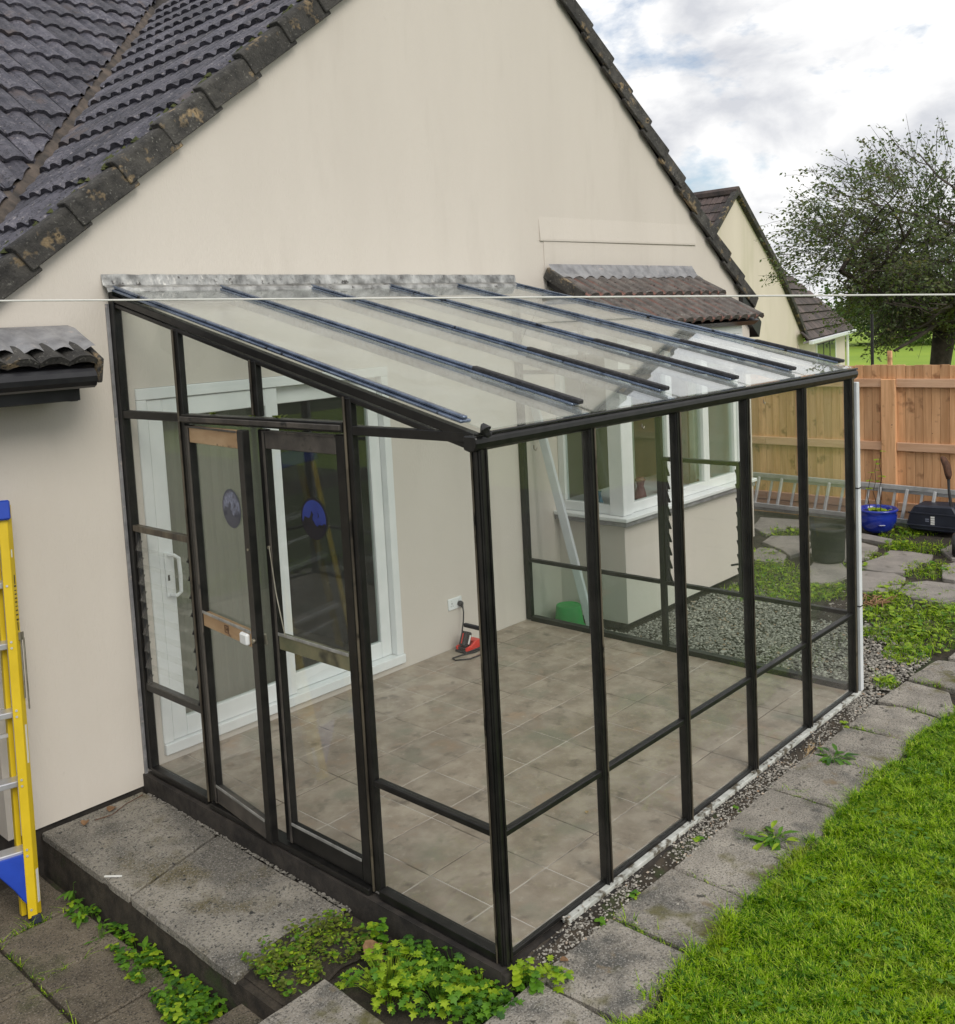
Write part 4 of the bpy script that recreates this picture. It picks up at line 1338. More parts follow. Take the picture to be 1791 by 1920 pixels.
gravel('gravel_joint', sp, 'gritty joint between door step slabs and dark plinth', 0.35)


# ------------------------------------------------------------------ grass
def blades(name, pts, mat, hmin, hmax, wd, lean=0.5):
    vs = []; fs = []
    for (x, y, z) in pts:
        h = rnd.uniform(hmin, hmax) * (0.65 + 0.9 * max(-.3, noise.noise((x * 11, y * 11, 3)))); a = rnd.uniform(0, 6.283); l = rnd.uniform(0.1, lean) * h
        dx, dy = math.cos(a), math.sin(a)
        px_, py_ = -dy, dx
        w_ = wd * rnd.uniform(0.7, 1.3)
        b = len(vs)
        vs += [(x - px_ * w_, y - py_ * w_, z), (x + px_ * w_, y + py_ * w_, z),
               (x + dx * l * 0.4 + px_ * w_ * 0.8, y + dy * l * 0.4 + py_ * w_ * 0.8, z + h * 0.6),
               (x + dx * l * 0.4 - px_ * w_ * 0.8, y + dy * l * 0.4 - py_ * w_ * 0.8, z + h * 0.6),
               (x + dx * l * 1.3, y + dy * l * 1.3, z + h)]
        fs += [(b, b + 1, b + 2, b + 3), (b + 3, b + 2, b + 4)]
    me = bpy.data.meshes.new(name)
    me.from_pydata(vs, [], fs)
    setm(me, mat)
    return me


pts = []
while len(pts) < 90000:
    x = rnd.uniform(-0.6, 5.4); y = -3.27 - (rnd.random() ** 1.15) * 2.0
    ye = -3.30 - 0.02 * math.sin(x * 5) - max(0, x - 3.3) * 0.25 + 0.06 * noise.noise((x * 6, 0, 0)) + 0.03 * noise.noise((x * 17, 4, 0))
    if y > ye and rnd.random() > 0.02: continue
    if not vis((x, y, -0.1), 130): continue
    dn = 0.72 + 0.5 * noise.noise((x * 3, y * 3, 5))
    if rnd.random() > dn: continue
    pts.append((x, y, -0.112))
for i in range(2600):
    x = rnd.uniform(0.0, 3.8); y = -3.27 - max(0, x - 3.3) * 0.25 + abs(rnd.gauss(0, 0.03)) * (0.4 + max(0, noise.noise((x * 5, 2, 0))) * 2.2) - 0.02
    if noise.noise((x * 4, 9, 1)) > -0.05: pts.append((x, y, -0.112))
gr_o = tag(obj('lawn_grass', blades('lawn_grass', pts, GRASSM, 0.022, 0.075, 0.0024, 1.5)), 'bright green lawn grass beside the slab path', 'grass', kind='stuff')


# ------------------------------------------------------------------ weeds
LEAF_SHAPES = {
    'lobed': [(0.0, 0.02), (0.34, 0.10), (0.18, 0.26), (0.52, 0.42), (0.24, 0.54), (0.44, 0.78), (0.16, 0.80), (0.0, 1.05)],
    'round': [(0.0, 0.0), (0.30, 0.12), (0.46, 0.42), (0.40, 0.75), (0.18, 0.96), (0.0, 1.0)],
    'lance': [(0.0, 0.0), (0.10, 0.2), (0.15, 0.5), (0.09, 0.8), (0.0, 1.0)],
}


def leaf(b, base, d, up, size, shape, cup=0.2, droop=0.3, mi=0):
    """one leaf with a midrib fold, starting at base and growing along d"""
    d = d.normalized(); side = d.cross(up).normalized(); nn = side.cross(d)
    prof = LEAF_SHAPES[shape]
    vs = []; n = len(prof)
    for (wx, t) in prof:
        c = base + d * (t * size) - nn * (droop * size * t * t)
        vs.append(c)
    for sgn in (1, -1):
        for (wx, t) in prof[1:-1]:
            c = base + d * (t * size) - nn * (droop * size * t * t)
            vs.append(c + side * (sgn * wx * size) + nn * (cup * wx * size))
    fs = []
    m_ = n - 2
    for s_ in (0, 1):
        o_ = n + s_ * m_
        ed = [0] + [o_ + i for i in range(m_)] + [n - 1]
        for i in range(n - 1):
            q = (i, i + 1, ed[i + 1], ed[i]) if s_ else (i + 1, i, ed[i], ed[i + 1])
            q2 = []
            for e in q:
                if e not in q2: q2.append(e)
            if len(q2) > 2: fs.append(tuple(q2))
    b.add(vs, fs, mi)


def weed_mesh(name, c, rad, hgt, nl, size, shape, mats, seed, spread=1.0):
    r_ = random.Random(seed)
    b = MB()
    for i in range(nl):
        a = r_.uniform(0, 6.283); rr = rad * math.sqrt(r_.random()) * spread * (0.8 + 0.55 * noise.noise((math.cos(a) * 2, math.sin(a) * 2, seed)))
        if nl > 50 and noise.noise((c[0] + rr * math.cos(a) * 16, c[1] + rr * math.sin(a) * 16, seed * 3.3)) < -0.22: continue
        tip = Vector((c[0] + rr * math.cos(a), c[1] + rr * math.sin(a), c[2] + hgt * r_.uniform(0.25, 1.0) * (1 - 0.45 * (rr / max(rad, 1e-3)) ** 2)))
        root = Vector((c[0] + 0.4 * rr * math.cos(a), c[1] + 0.4 * rr * math.sin(a), c[2]))
        st = b
        mid = root.lerp(tip, 0.5) + Vector((0, 0, 0.15 * hgt))
        b.tube([root, mid, tip], [0.0015, 0.0012, 0.0009], 3, cap=False)
        a2 = a + r_.uniform(-0.9, 0.9)
        dr_ = Vector((math.cos(a2), math.sin(a2), r_.uniform(-0.1, 0.55)))
        sz = size * r_.choice((0.45, 0.6, 0.8, 1.0, 1.25, 1.5)); mi = 1 if r_.random() < 0.33 else 0
        if shape == 'tri':      # clover-like: three round leaflets
            for k in (-1, 0, 1):
                aa = a2 + k * 1.9
                leaf(b, tip, Vector((math.cos(aa), math.sin(aa), 0.15)), Vector((0, 0, 1)), sz * 0.62, 'round', 0.15, 0.2, mi)
        elif shape == 'pinnate':
            for k in range(3):
                q = tip.lerp(root, 0.16 * k)
                for s_ in (-1, 1):
                    dd = Vector((math.cos(a2 + s_ * 1.1), math.sin(a2 + s_ * 1.1), 0.1))
                    leaf(b, q, dd, Vector((0, 0, 1)), sz * (0.45 + 0.06 * k), 'round', 0.1, 0.25, mi)
            leaf(b, tip, dr_, Vector((0, 0, 1)), sz * 0.6, 'lobed', 0.15, 0.25, mi)
        else:
            leaf(b, tip, dr_, Vector((0, 0, 1)), sz, shape, r_.uniform(0.05, 0.3), r_.uniform(0.15, 0.5), mi)
    return b.mesh(name, mats, recalc=False, smooth=True)


def weed(name, c, rad, hgt, nl, size, shape, mat, label, seed, group=None):
    alt = WEEDG if mat is WEEDY else (WEEDD if seed % 2 else WEEDY)
    o = obj(name, weed_mesh(name, (0, 0, 0), rad, hgt, nl, size, shape, [mat, alt], seed), None, Matrix.Translation(c))
    return tag(o, label, 'weed', group)


# corner patch
weed('leafy_weed', (-0.30, -2.42, -0.15), 0.19, 0.15, 330, 0.030, 'lobed', WEEDY, 'lobed yellow-green weed spilling over the grey step slab', 1)
weed('leafy_weed', (-0.21, -2.62, -0.15), 0.17, 0.13, 280, 0.031, 'lobed', WEEDG, 'green lobed weed at the bottom edge in front of the corner post', 2)
weed('leafy_weed', (-0.13, -2.40, -0.15), 0.10, 0.15, 60, 0.038, 'pinnate', WEEDG, 'feathery green weed against the dark plinth', 3)
weed('leafy_weed', (-0.06, -2.72, -0.15), 0.16, 0.10, 260, 0.022, 'tri', WEEDY, 'clover-like yellow-green weed below the glass corner', 4)
weed('leafy_weed', (-0.07, -2.56, -0.15), 0.10, 0.12, 120, 0.027, 'lobed', WEEDG, 'lobed green weed tucked under the side sill near the corner post', 5)
weed('leafy_weed', (0.02, -2.87, -0.15), 0.05, 0.19, 13, 0.050, 'pinnate', WEEDG, 'tall thin weed standing right at the foot of the corner post', 6)
weed('leafy_weed', (0.13, -2.92, -0.12), 0.07, 0.09, 34, 0.035, 'lobed', WEEDY, 'small weed at the right foot of the corner post', 7)
weed('leafy_weed', (-0.14, -2.16, -0.15), 0.06, 0.14, 26, 0.034, 'tri', WEEDG, 'small round-leaved weed at the base of the door post', 8)
weed('leafy_weed', (-0.16, -2.82, -0.15), 0.13, 0.09, 170, 0.027, 'lobed', WEEDG, 'weed clump growing at the near end of the slab path', 9)
# mossy patch between door step and steps
b = MB()
for i in range(3400):
    c = Vector((rnd.uniform(-0.60, -0.14), rnd.uniform(-2.17, -1.80), -0.125))
    if noise.noise((c.x * 14, c.y * 14, 1)) < -0.15: continue
    if c.y > -1.90 and rnd.random() > 0.35: continue
    a = rnd.uniform(0, 6.28)
    leaf(b, c + Vector((0, 0, rnd.uniform(0.0, 0.055))), Vector((math.cos(a), math.sin(a), rnd.uniform(0, 0.8))), Vector((0, 0, 1)), rnd.uniform(0.007, 0.026), rnd.choice(['lance', 'round', 'lance', 'lobed']), 0.15, 0.3, rnd.choice((0, 0, 0, 1, 2)))
tag(b.build('weed_cover', [WEEDM, WEEDY, WEEDG], recalc=False, smooth=True), 'low mossy yellow-green weeds between door step and garden steps', 'weeds', kind='stuff')
MBm = MB()
for i in range(26):
    for j in range(20):
        x = -0.62 + 0.55 * i / 25; y = -2.18 + 0.36 * j / 19
        MBm.v.append((x, y, -0.155 + 0.035 * (1 + noise.noise((x * 8, y * 8, 0))) * max(0, 1 - abs((x + 0.35) / 0.3) ** 3)))
for i in range(25):
    for j in range(19):
        a = i * 20 + j; MBm.f.append((a, a + 20, a + 21, a + 1)); MBm.m.append(0)
tag(MBm.build('moss_mound', SOIL, smooth=True), 'dark mossy earth mound between the step slabs', 'earth', kind='stuff')
# lower gutter clover
b = MB()
for i in range(1500):
    t = rnd.random() ** 0.7
    y = -0.35 - 1.45 * t
    wdt = 0.05 + 0.16 * max(0, (t - 0.35))
    x = -0.67 - rnd.uniform(0, wdt + 0.06)
    if rnd.random() > 0.25 + 0.75 * t or noise.noise((x * 10, y * 6, 4)) < -0.12 + 0.15 * (1 - t): continue
    z = -0.35 + rnd.uniform(0.02, 0.10) * (0.5 + 0.6 * t)
    c = Vector((x, y, z)); sz = rnd.choice((0.010, 0.014, 0.018, 0.024))
    mi_ = rnd.choice((0, 0, 1, 2))
    b.tube([(x + 0.01, y, -0.36), c], [0.001, 0.001], 3, cap=False)
    a = rnd.uniform(0, 6.28)
    for k in (-1, 0, 1):
        leaf(b, c, Vector((math.cos(a + k * 2.09), math.sin(a + k * 2.09), rnd.uniform(-.1, .4))), Vector((0, 0, 1)), sz, 'round', 0.1, 0.25, mi_)
tag(b.build('clover_cover', [WEEDG, WEEDD, WEEDY], recalc=False, smooth=True), 'green clover growing in the gutter under the step slabs', 'clover', kind='stuff')
for i, (x, y, sz) in enumerate(((-0.73, -0.62, 0.055), (-0.76, -0.86, 0.05), (-0.72, -1.22, 0.07), (-0.70, -0.44, 0.05))):
    weed('leafy_weed', (x, y, -0.34), 0.05, 0.11, 12, sz, 'lance', WEEDG if i != 2 else WEEDY,
         ['pointed-leaf weed in the gutter, second from the house wall', 'pointed-leaf weed in the gutter, third from the house wall',
          'largest pointed-leaf weed in the gutter above the clover', 'pointed-leaf weed in the gutter nearest the house wall'][i], 30 + i)
# joint grass on the path
pj = [(1.10, -3.08), (1.62, -3.12), (1.62, -3.22), (1.56, -3.02), (2.12, -3.0), (2.12, -3.12), (2.64, -3.0), (2.60, -3.15), (3.14, -2.98), (3.16, -3.12), (0.61, -3.1), (0.62, -2.95), (3.60, -3.1), (4.12, -3.05)]
pts = []
for (x, y) in pj:
    for i in range(rnd.randint(14, 60)):
        pts.append((x + rnd.gauss(0, 0.014), y + rnd.gauss(0, 0.05), -0.118))
for (x0_, y0_, x1_, y1_) in ((-1.10, -0.5, -1.10, -1.4), (-1.09, -0.945, -0.66, -0.955), (-1.09, -0.49, -0.70, -0.49)):
    for i in range(90):
        t = rnd.random()
        if noise.noise((t * 9, x0_ * 3, y0_ * 5)) < 0.0: continue
        pts.append((x0_ + (x1_ - x0_) * t + rnd.gauss(0, .008), y0_ + (y1_ - y0_) * t + rnd.gauss(0, .008), -0.33))
tag(obj('joint_grass', blades('joint_grass', pts, GRASSM, 0.015, 0.06, 0.0022, 2.2)), 'grass tufts growing in the paving joints', 'grass', kind='stuff')
weed('path_weed', (1.62, -3.14, -0.108), 0.09, 0.04, 34, 0.07, 'lance', WEEDG, 'spiky green weed in the path joint, nearer of two', 50)
weed('path_weed', (2.64, -3.0, -0.108), 0.09, 0.04, 30, 0.07, 'lance', WEEDG, 'spiky green weed in the path joint, farther of two', 51)
wl = ['nearest small weed in the gravel strip by the corner', 'small weed in the gravel strip beside the first inner post', 'small weed in the gravel strip beside the second inner post',
      'small weed in the gravel strip midway along the glass front', 'small weed in the gravel strip beside the fourth post', 'farthest small weed in the gravel strip']
for i, (x, y) in enumerate(((0.52, -2.87), (0.78, -2.86), (1.34, -2.86), (1.75, -2.855), (2.40, -2.86), (3.10, -2.87))):
    weed('strip_weed', (x, y, -0.13), 0.035, 0.07, 9, 0.03, 'tri', WEEDY if i % 2 else WEEDG, wl[i], 60 + i)
# weeds over the far paving: uncountable green cover
pw = []
cover = [(7.15, -2.05, 0.28, 200), (8.0, -1.45, 0.20, 120), (8.0, -1.75, 0.25, 140), (8.6, -1.25, 0.25, 120), (6.35, -2.06, 0.22, 120), (6.0, -2.05, 0.22, 130), (5.85, -2.35, 0.34, 260), (5.6, -2.6, 0.35, 260),
         (5.15, -2.45, 0.25, 220), (5.1, -2.7, 0.28, 220), (4.68, -2.70, 0.18, 150), (5.9, -2.9, 0.4, 220), (6.2, -0.93, 0.30, 240), (5.75, -1.35, 0.28, 260), (5.95, -1.55, 0.25, 220), (6.5, -0.70, 0.25, 160),
         (8.0, -0.12, 0.25, 110), (6.93, -0.42, 0.18, 60), (6.9, -1.42, 0.15, 60), (7.4, -1.42, 0.14, 60), (5.6, -1.0, 0.3, 200), (5.5, -2.1, 0.2, 120), (8.9, -1.4, 0.25, 120), (6.5, -2.65, 0.25, 140), (4.0, -2.80, 0.08, 40)]
b = MB()
for (cx, cy, rr, n_) in cover:
    for i in range(int(n_ * 1.3)):
        a = rnd.uniform(0, 6.28); q = rr * math.sqrt(rnd.random()) * rnd.choice((1, 1, 1.25))
        if noise.noise((cx * 3 + q * math.cos(a) * 9, cy * 3 + q * math.sin(a) * 9, 2)) < -0.12: continue
        c = Vector((cx + q * math.cos(a), cy + q * math.sin(a) * 0.8, -0.13 + rnd.uniform(0.0, 0.05) * (1 - q / rr * 0.6)))
        a2 = rnd.uniform(0, 6.28)
        leaf(b, c, Vector((math.cos(a2), math.sin(a2), rnd.uniform(0.1, 1.0))), Vector((0, 0, 1)), rnd.uniform(0.015, 0.055), rnd.choice(['lobed', 'round', 'lance', 'lance']), 0.15, 0.3, rnd.choice((0, 0, 1, 2)))
tag(b.build('paving_weeds', [WEEDY, WEEDG, WEEDM], recalc=False, smooth=True), 'bright weeds spreading over the crazy paving and gravel', 'weeds', kind='stuff')
pts = []
for (cx, cy, rr, n_) in cover:
    for i in range(int(n_ * 2.6)):
        a = rnd.uniform(0, 6.28); q = rr * 1.2 * math.sqrt(rnd.random())
        pts.append((cx + q * math.cos(a), cy + q * math.sin(a) * 0.8, -0.14))
tag(obj('paving_grass', blades('paving_grass', pts, GRASSM, 0.02, 0.085, 0.0028, 1.4)), 'rough grass between the flagstones', 'grass', kind='stuff')


b = MB()
for i in range(1500):
    x = rnd.uniform(-0.3, 4.6); y = -3.36 - (rnd.random() ** 1.1) * 1.7
    if y > -3.36 - max(0, x - 3.3) * 0.25 or not vis((x, y, -0.1), 100) or noise.noise((x * 2.4, y * 2.4, 9)) < 0.02: continue
    z = -0.085 + rnd.uniform(0, 0.02); a = rnd.uniform(0, 6.28); sz = rnd.uniform(0.010, 0.020)
    for k in (-1, 0, 1):
        leaf(b, Vector((x, y, z)), Vector((math.cos(a + k * 2.09), math.sin(a + k * 2.09), 0.15)), Vector((0, 0, 1)), sz, 'round', 0.1, 0.2)
tag(b.build('lawn_clover', WEEDG, recalc=False, smooth=True), 'scattered clover leaves growing among the lawn grass', 'clover', kind='stuff')

# ------------------------------------------------------------------ litter
def dead_leaf(x, y, z, s_, label):
    b = MB(); a = rnd.uniform(0, 6.28)
    leaf(b, Vector((x, y, z)), Vector((math.cos(a), math.sin(a), 0.15)), Vector((0, 0, 1)), s_, 'round', 0.5, 0.2)
    return tag(b.build('dead_leaf', DRY, recalc=False, smooth=True), label, 'leaf')


dead_leaf(-0.32, -0.10, -0.112, 0.06, 'brown dead leaf on the step slab near the house wall')
dead_leaf(-0.45, -0.09, -0.112, 0.05, 'reddish dead leaf on the step slab farther left')
dead_leaf(-0.16, -2.20, -0.10, 0.09, 'curled brown dead leaf beside the dark plinth')
dead_leaf(-0.20, -2.24, -0.12, 0.07, 'flat brown dead leaf lying in the weed patch')
dead_leaf(0.22, -2.885, -0.09, 0.035, 'orange dead leaf by the glass corner')
tag(MB().bar((-0.655, -0.72, -0.110), (-0.60, -0.79, -0.108), 0.008, 0.006).build('white_stick', WHITEP), 'thin white plastic stick on the edge of the step slab', 'stick')
b = MB(); b.tube([(-0.42, -0.13, -0.110), (-0.33, -0.16, -0.105), (-0.22, -0.10, -0.107), (-0.10, -0.07, -0.110)], 0.0025, 5)
tag(b.build('twig', RUSTY), 'thin curved twig on the step slab below the wall', 'twig')
b = MB()
for i in range(40):
    x = 2.62 + rnd.gauss(0, 0.06); y = -2.86 + rnd.gauss(0, 0.012); a = rnd.gauss(0.2, 0.5)
    b.tube([(x, y, -0.10), (x + 0.05 * math.cos(a), y + 0.05 * math.sin(a), -0.08 + rnd.uniform(0, .02))], 0.0013, 3)
tag(b.build('dry_stalks', STRAW), 'bundle of dry straw-coloured stalks beside the glass front', 'stalks', kind='stuff')
b = MB()
for i in range(30):
    x = 5.75 + rnd.gauss(0, 0.10); y = -2.03 + rnd.gauss(0, 0.05); a = rnd.uniform(0, 6.28)
    b.tube([(x, y, -0.11), (x + 0.1 * math.cos(a), y + 0.1 * math.sin(a), -0.08)], 0.006, 4)
tag(b.build('dead_stems', DRY), 'heap of brown dead stems at the edge of the gravel bed', 'stems', kind='stuff')
b = MB(); b.tube([(1.62, -2.30, -0.004), (1.68, -2.32, -0.002)], 0.004, 5)
b = MB(); leaf(b, Vector((1.12, -2.36, -0.003)), Vector((0.6, 0.5, 0.2)), Vector((0, 0, 1)), 0.022, 'round', 0.4, 0.2)
tag(b.build('floor_leaf', STRAW, recalc=False), 'tiny pale leaf lying on the conservatory floor tiles', 'leaf')
b = MB()
for (y_, s_) in ((-0.96, 1.0), (-1.33, 0.8), (-1.52, 1.2)):
    for i in range(8):
        a = rnd.uniform(0, 6.28)
        leaf(b, Vector((0.0 + rnd.uniform(-.02, .01), y_ + rnd.uniform(-.03, .03), 2.123)), Vector((math.cos(a), math.sin(a), 0.9)), Vector((0, 0, 1)), 0.022 * s_, 'round', 0.2, 0.3)
tag(b.build('transom_moss', WEEDM, recalc=False), 'small moss cushions growing on the ledge above the doors', 'moss', kind='stuff')

# ------------------------------------------------------------------ yellow stepladder
def stepladder(F, T, rdir, wdt, label):
    F = Vector(F); T = Vector(T); ax = (T - F).normalized(); ln = (T - F).length
    r_ = Vector(rdir).normalized(); r_ = (r_ - ax * r_.dot(ax)).normalized()      # towards the left rail
    nf = ax.cross(r_).normalized()
    if nf.y > 0: nf = -nf                     # front, towards the viewer
    t = thing('stepladder', label, 'stepladder', F)
    for s_ in (0, 1):
        o_ = F + r_ * (wdt * s_)
        inn = r_ if s_ == 0 else -r_
        ou = -inn
        sec = [inn * 0.036 + nf * 0.040, ou * 0.006 + nf * 0.040, ou * 0.036 + nf * 0.004, ou * 0.036 - nf * 0.040, ou * 0.029 - nf * 0.040, ou * 0.029 + nf * 0.002, ou * 0.003 + nf * 0.033, inn * 0.036 + nf * 0.033]
        ch = MB().prism([o_ + ax * 0.02 + q for q in sec], ax * (ln - 0.04))
        rl = ch.build('rail', YEL, t, 0.002)
        ft = MB(); ft.bar(o_ - ax * 0.012, o_ + ax * 0.03, 0.045, 0.10, nf)
        ft.build('foot', NAVY, rl, 0.004)
        for d_ in (0.06, 0.32, 0.35, 0.66, 0.69, 1.00, 1.03, 1.34, 1.37, 1.65):
            rv = MB(); c_ = o_ + ax * d_ + nf * 0.0395 + inn * 0.02
            rv.tube([c_, c_ + nf * 0.005], 0.006, 8)
            rv.build('rivet', TREAD, rl)
        if s_ == 0:
            # printed lettering strip on the outer face
            sd = (ou * 0.030 - nf * 0.036).normalized()          # across the slanted outer face
            sn = ax.cross(sd).normalized()
            if sn.dot(ou) < 0: sn = -sn
            def onface(u_, d_, lift=0.0006): return o_ + ou * 0.006 + nf * 0.040 + sd * u_ + ax * d_ + sn * lift
            def patch(u0, u1, d0, d1, m_, name_, lift=0.0006):
                b_ = MB(); b_.prism([onface(u0, d0, lift), onface(u1, d0, lift), onface(u1, d1, lift), onface(u0, d1, lift)], sn * 0.0008)
                b_.build(name_, m_, rl)
            for d0, dl_ in ((1.640, 0.014), (1.620, 0.008), (1.600, 0.012), (1.580, 0.010), (1.560, 0.012), (1.540, 0.008), (1.518, 0.012), (1.496, 0.012), (1.470, 0.016)):
                patch(0.016, 0.036, d0, d0 + dl_ * 0.55, BLACKP, 'lettering')
            patch(0.022, 0.030, 1.655, 1.70, BLACKP, 'lettering'); patch(0.022, 0.030, 1.42, 1.462, BLACKP, 'lettering')
            patch(0.018, 0.034, 0.76, 0.95, WHITEP, 'label'); patch(0.016, 0.040, 0.08, 0.24, WHITEP, 'label'); patch(0.012, 0.022, 1.79, 1.83, WHITEP, 'label')
            sp_ = MB()
            sp_.bar(onface(0.030, 1.38, 0.008), onface(0.030, 1.08, 0.008), 0.005, 0.012, sd)
            sp_.bar(onface(0.048, 1.38, 0.014), onface(0.052, 1.02, 0.014), 0.005, 0.012, sd)
            sp_.bar(onface(0.038, 1.37, 0.006), onface(0.038, 1.41, 0.006), 0.012, 0.040, sd)
            sp_.build('spreader', STEEL, rl, 0.002)
    for i, d_ in enumerate((0.335, 0.675, 1.015, 1.355, 1.66)):
        tr_ = MB(); a = F + ax * d_ + r_ * 0.012 - nf * 0.022; b_ = F + ax * d_ + r_ * (wdt - 0.012) - nf * 0.022
        up3 = Vector((0, 0, 1))
        tr_.bar(a, b_, 0.080, 0.030, up3)
        tr_.build('tread', TREAD, t, 0.004)
    # blue bottom braces and blue top cap
    for s_ in (0, 1):
        o_ = F + r_ * (wdt * s_); inn = r_ if s_ == 0 else -r_
        br_ = MB()
        pz = [o_ + ax * 0.06 + nf * 0.036 + inn * 0.012, o_ + ax * 0.33 + nf * 0.036 + inn * 0.012, o_ + ax * 0.33 + nf * 0.036 + inn * 0.19, o_ + ax * 0.27 + nf * 0.036 + inn * 0.16,
              o_ + ax * 0.17 + nf * 0.036 + inn * 0.085, o_ + ax * 0.11 + nf * 0.036 + inn * 0.05]
        br_.prism(pz, -nf * 0.03)
        br_.build('brace', BLU, t, 0.004)
    cp_ = MB()
    cp_.bar(T + r_ * -0.018 - ax * 0.045, T + r_ * (wdt + 0.018) - ax * 0.045, 0.135, 0.10, ax)
    cp_.build('top_cap', BLU, t, 0.008)
    # folded rear frame behind
    for s_ in (0, 1):
        o_ = F + r_ * (wdt * s_ + (0.03 if s_ == 0 else -0.03)) - nf * 0.075
        MB().bar(o_ + ax * 0.01, o_ + ax * (ln - 0.10), 0.025, 0.045, nf).build('rear_rail', YEL, t, 0.003)
    for d_ in (0.3, 0.9, 1.5):
        MB().bar(F + ax * d_ - nf * 0.075 + r_ * 0.04, F + ax * d_ - nf * 0.075 + r_ * (wdt - 0.04), 0.02, 0.03, nf).build('rear_brace', TREAD, t, 0.002)
    return t


stepladder((-0.90, -0.44, -0.318), (-0.745, -0.135, 1.73), (-1, 0.12, 0), 0.50, 'yellow fibreglass stepladder with blue cap leaning on the house wall')

# ------------------------------------------------------------------ fence
fen = thing('fence', 'orange-brown timber board fence with rails and post behind the far paving', 'fence', (FX, 0, -0.1))
y = 3.4
while y > -4.6:
    wd_ = rnd.uniform(0.094, 0.104)
    box('fence_board', FX + 0.02, FX + 0.038 + rnd.uniform(0, .004), y - wd_ + 0.002, y - 0.002, -0.12, 1.765 + rnd.uniform(-.008, .008), FENCE, fen, 0.002)
    y -= wd_
    # arris rails and posts on the near face
for (ya, yb) in ((3.4, 0.62), (0.618, -0.88), (-1.05, -2.9), (-3.07, -4.6)):
    for z in (1.555, 0.80, 0.08):
        box('fence_rail', FX - 0.022, FX + 0.019, yb, ya, z - 0.05, z + 0.05, FENCER, fen, 0.004)
for y in (-0.965, -2.985):
    box('fence_post', FX - 0.045, FX + 0.0195, y - 0.083, y + 0.083, -0.12, 1.60, FENCE, fen, 0.004)
box('gravel_board', FX - 0.005, FX + 0.0195, -4.6, 3.4, -0.15, 0.02, FENCER, fen, 0.003)

# aluminium extension ladder on its side along the fence
al = thing('aluminium_ladder', 'grey aluminium extension ladder lying on its side along the fence', 'ladder', (8.93, -0.5, -0.1))
for x_, z in ((8.945, 0.345), (8.85, -0.03), (8.985, 0.30), (8.89, -0.075)):
    MB().bar((x_, 2.4, z + 0.05), (x_, -2.6, z - 0.03), 0.03, 0.055).build('rail', ALUL, al, 0.003)
y = 2.2; k = 0
while y > -2.5:
    if k % 2 == 0: MB().bar((8.855, y + 0.03, -0.03 + 0.01 * y), (8.94, y - 0.01, 0.335 + 0.01 * y), 0.036, 0.036, (0, 1, 0)).build('rung', ALUL, al, 0.006)
    else: MB().bar((8.90, y + 0.03, -0.07 + 0.01 * y), (8.98, y - 0.01, 0.285 + 0.01 * y), 0.030, 0.030, (0, 1, 0)).build('rung', ALUL, al, 0.006)
    y -= 0.155; k += 1

# blue pot with sapling
POT = (8.5, -1.035, -0.105)
pot = obj('plant_pot', MB().lathe([(0.0, 0.0), (0.13, 0.0), (0.165, 0.04), (0.205, 0.12), (0.215, 0.19), (0.208, 0.235), (0.225, 0.245), (0.228, 0.262), (0.215, 0.270), (0.195, 0.265), (0.188, 0.22)], POT, 40).mesh('plant_pot', POTB, smooth=True))
tag(pot, 'round glazed cobalt blue plant pot in front of the fence', 'plant pot')
MB().lathe([(0.0, 0.222), (0.192, 0.220)], POT, 24).build('soil', SOIL, pot)
tag(MB().lathe([(0, 0), (0.05, 0.0), (0.05, .002), (0, .002)], (POT[0] - 0.14, POT[1] - 0.1, 0.0), 6).build('glaze_chip', PVC, pot))
sap = thing('sapling', 'spindly leafy sapling growing in the blue pot', 'sapling', (POT[0], POT[1], 0.12))
b = MB(); lf2 = MB()
for (sx, sy, h) in ((0.02, 0.02, 0.62), (-0.02, -0.05, 0.72), (0.03, 0.09, 0.45)):
    p = [Vector((POT[0] + sx, POT[1] + sy, 0.11))]
    for i in range(5): p.append(p[-1] + Vector((rnd.uniform(-.03, .03), rnd.uniform(-.035, .035), h / 5)))
    b.tube(p, [0.006, 0.005, 0.004, 0.003, 0.003, 0.002], 5)
    for q in p[3:]:
        for i in range(3):
            a = rnd.uniform(0, 6.28); leaf(lf2, q, Vector((math.cos(a), math.sin(a), 0.2)), Vector((0, 0, 1)), 0.05, 'round', 0.2, 0.3)
for i in range(26):
    a = rnd.uniform(0, 6.28); leaf(lf2, Vector((POT[0] + rnd.uniform(-.08, .05), POT[1] - 0.02 + rnd.uniform(-.08, .08), 0.12)), Vector((math.cos(a), math.sin(a), 1.0)), Vector((0, 0, 1)), 0.07, 'round', 0.2, 0.4)
b.build('stem', BARK, sap); lf2.build('leaves', WEEDY, sap, recalc=False)

# black tub seen through the glass
tub = obj('black_tub', MB().lathe([(0.0, 0.0), (0.150, 0.0), (0.160, 0.02), (0.172, 0.31), (0.186, 0.318), (0.186, 0.345), (0.172, 0.348), (0.160, 0.33), (0.150, 0.08), (0, 0.06)], (6.95, -1.12, -0.10), 36).mesh('black_tub', BLACKM, smooth=True))
tag(tub, 'empty round black plastic tub standing on the flagstones behind the glass', 'tub')
MB().lathe([(0.0, 0.30), (0.163, 0.305)], (6.95, -1.12, -0.10), 24).build('soil', SOIL, tub)

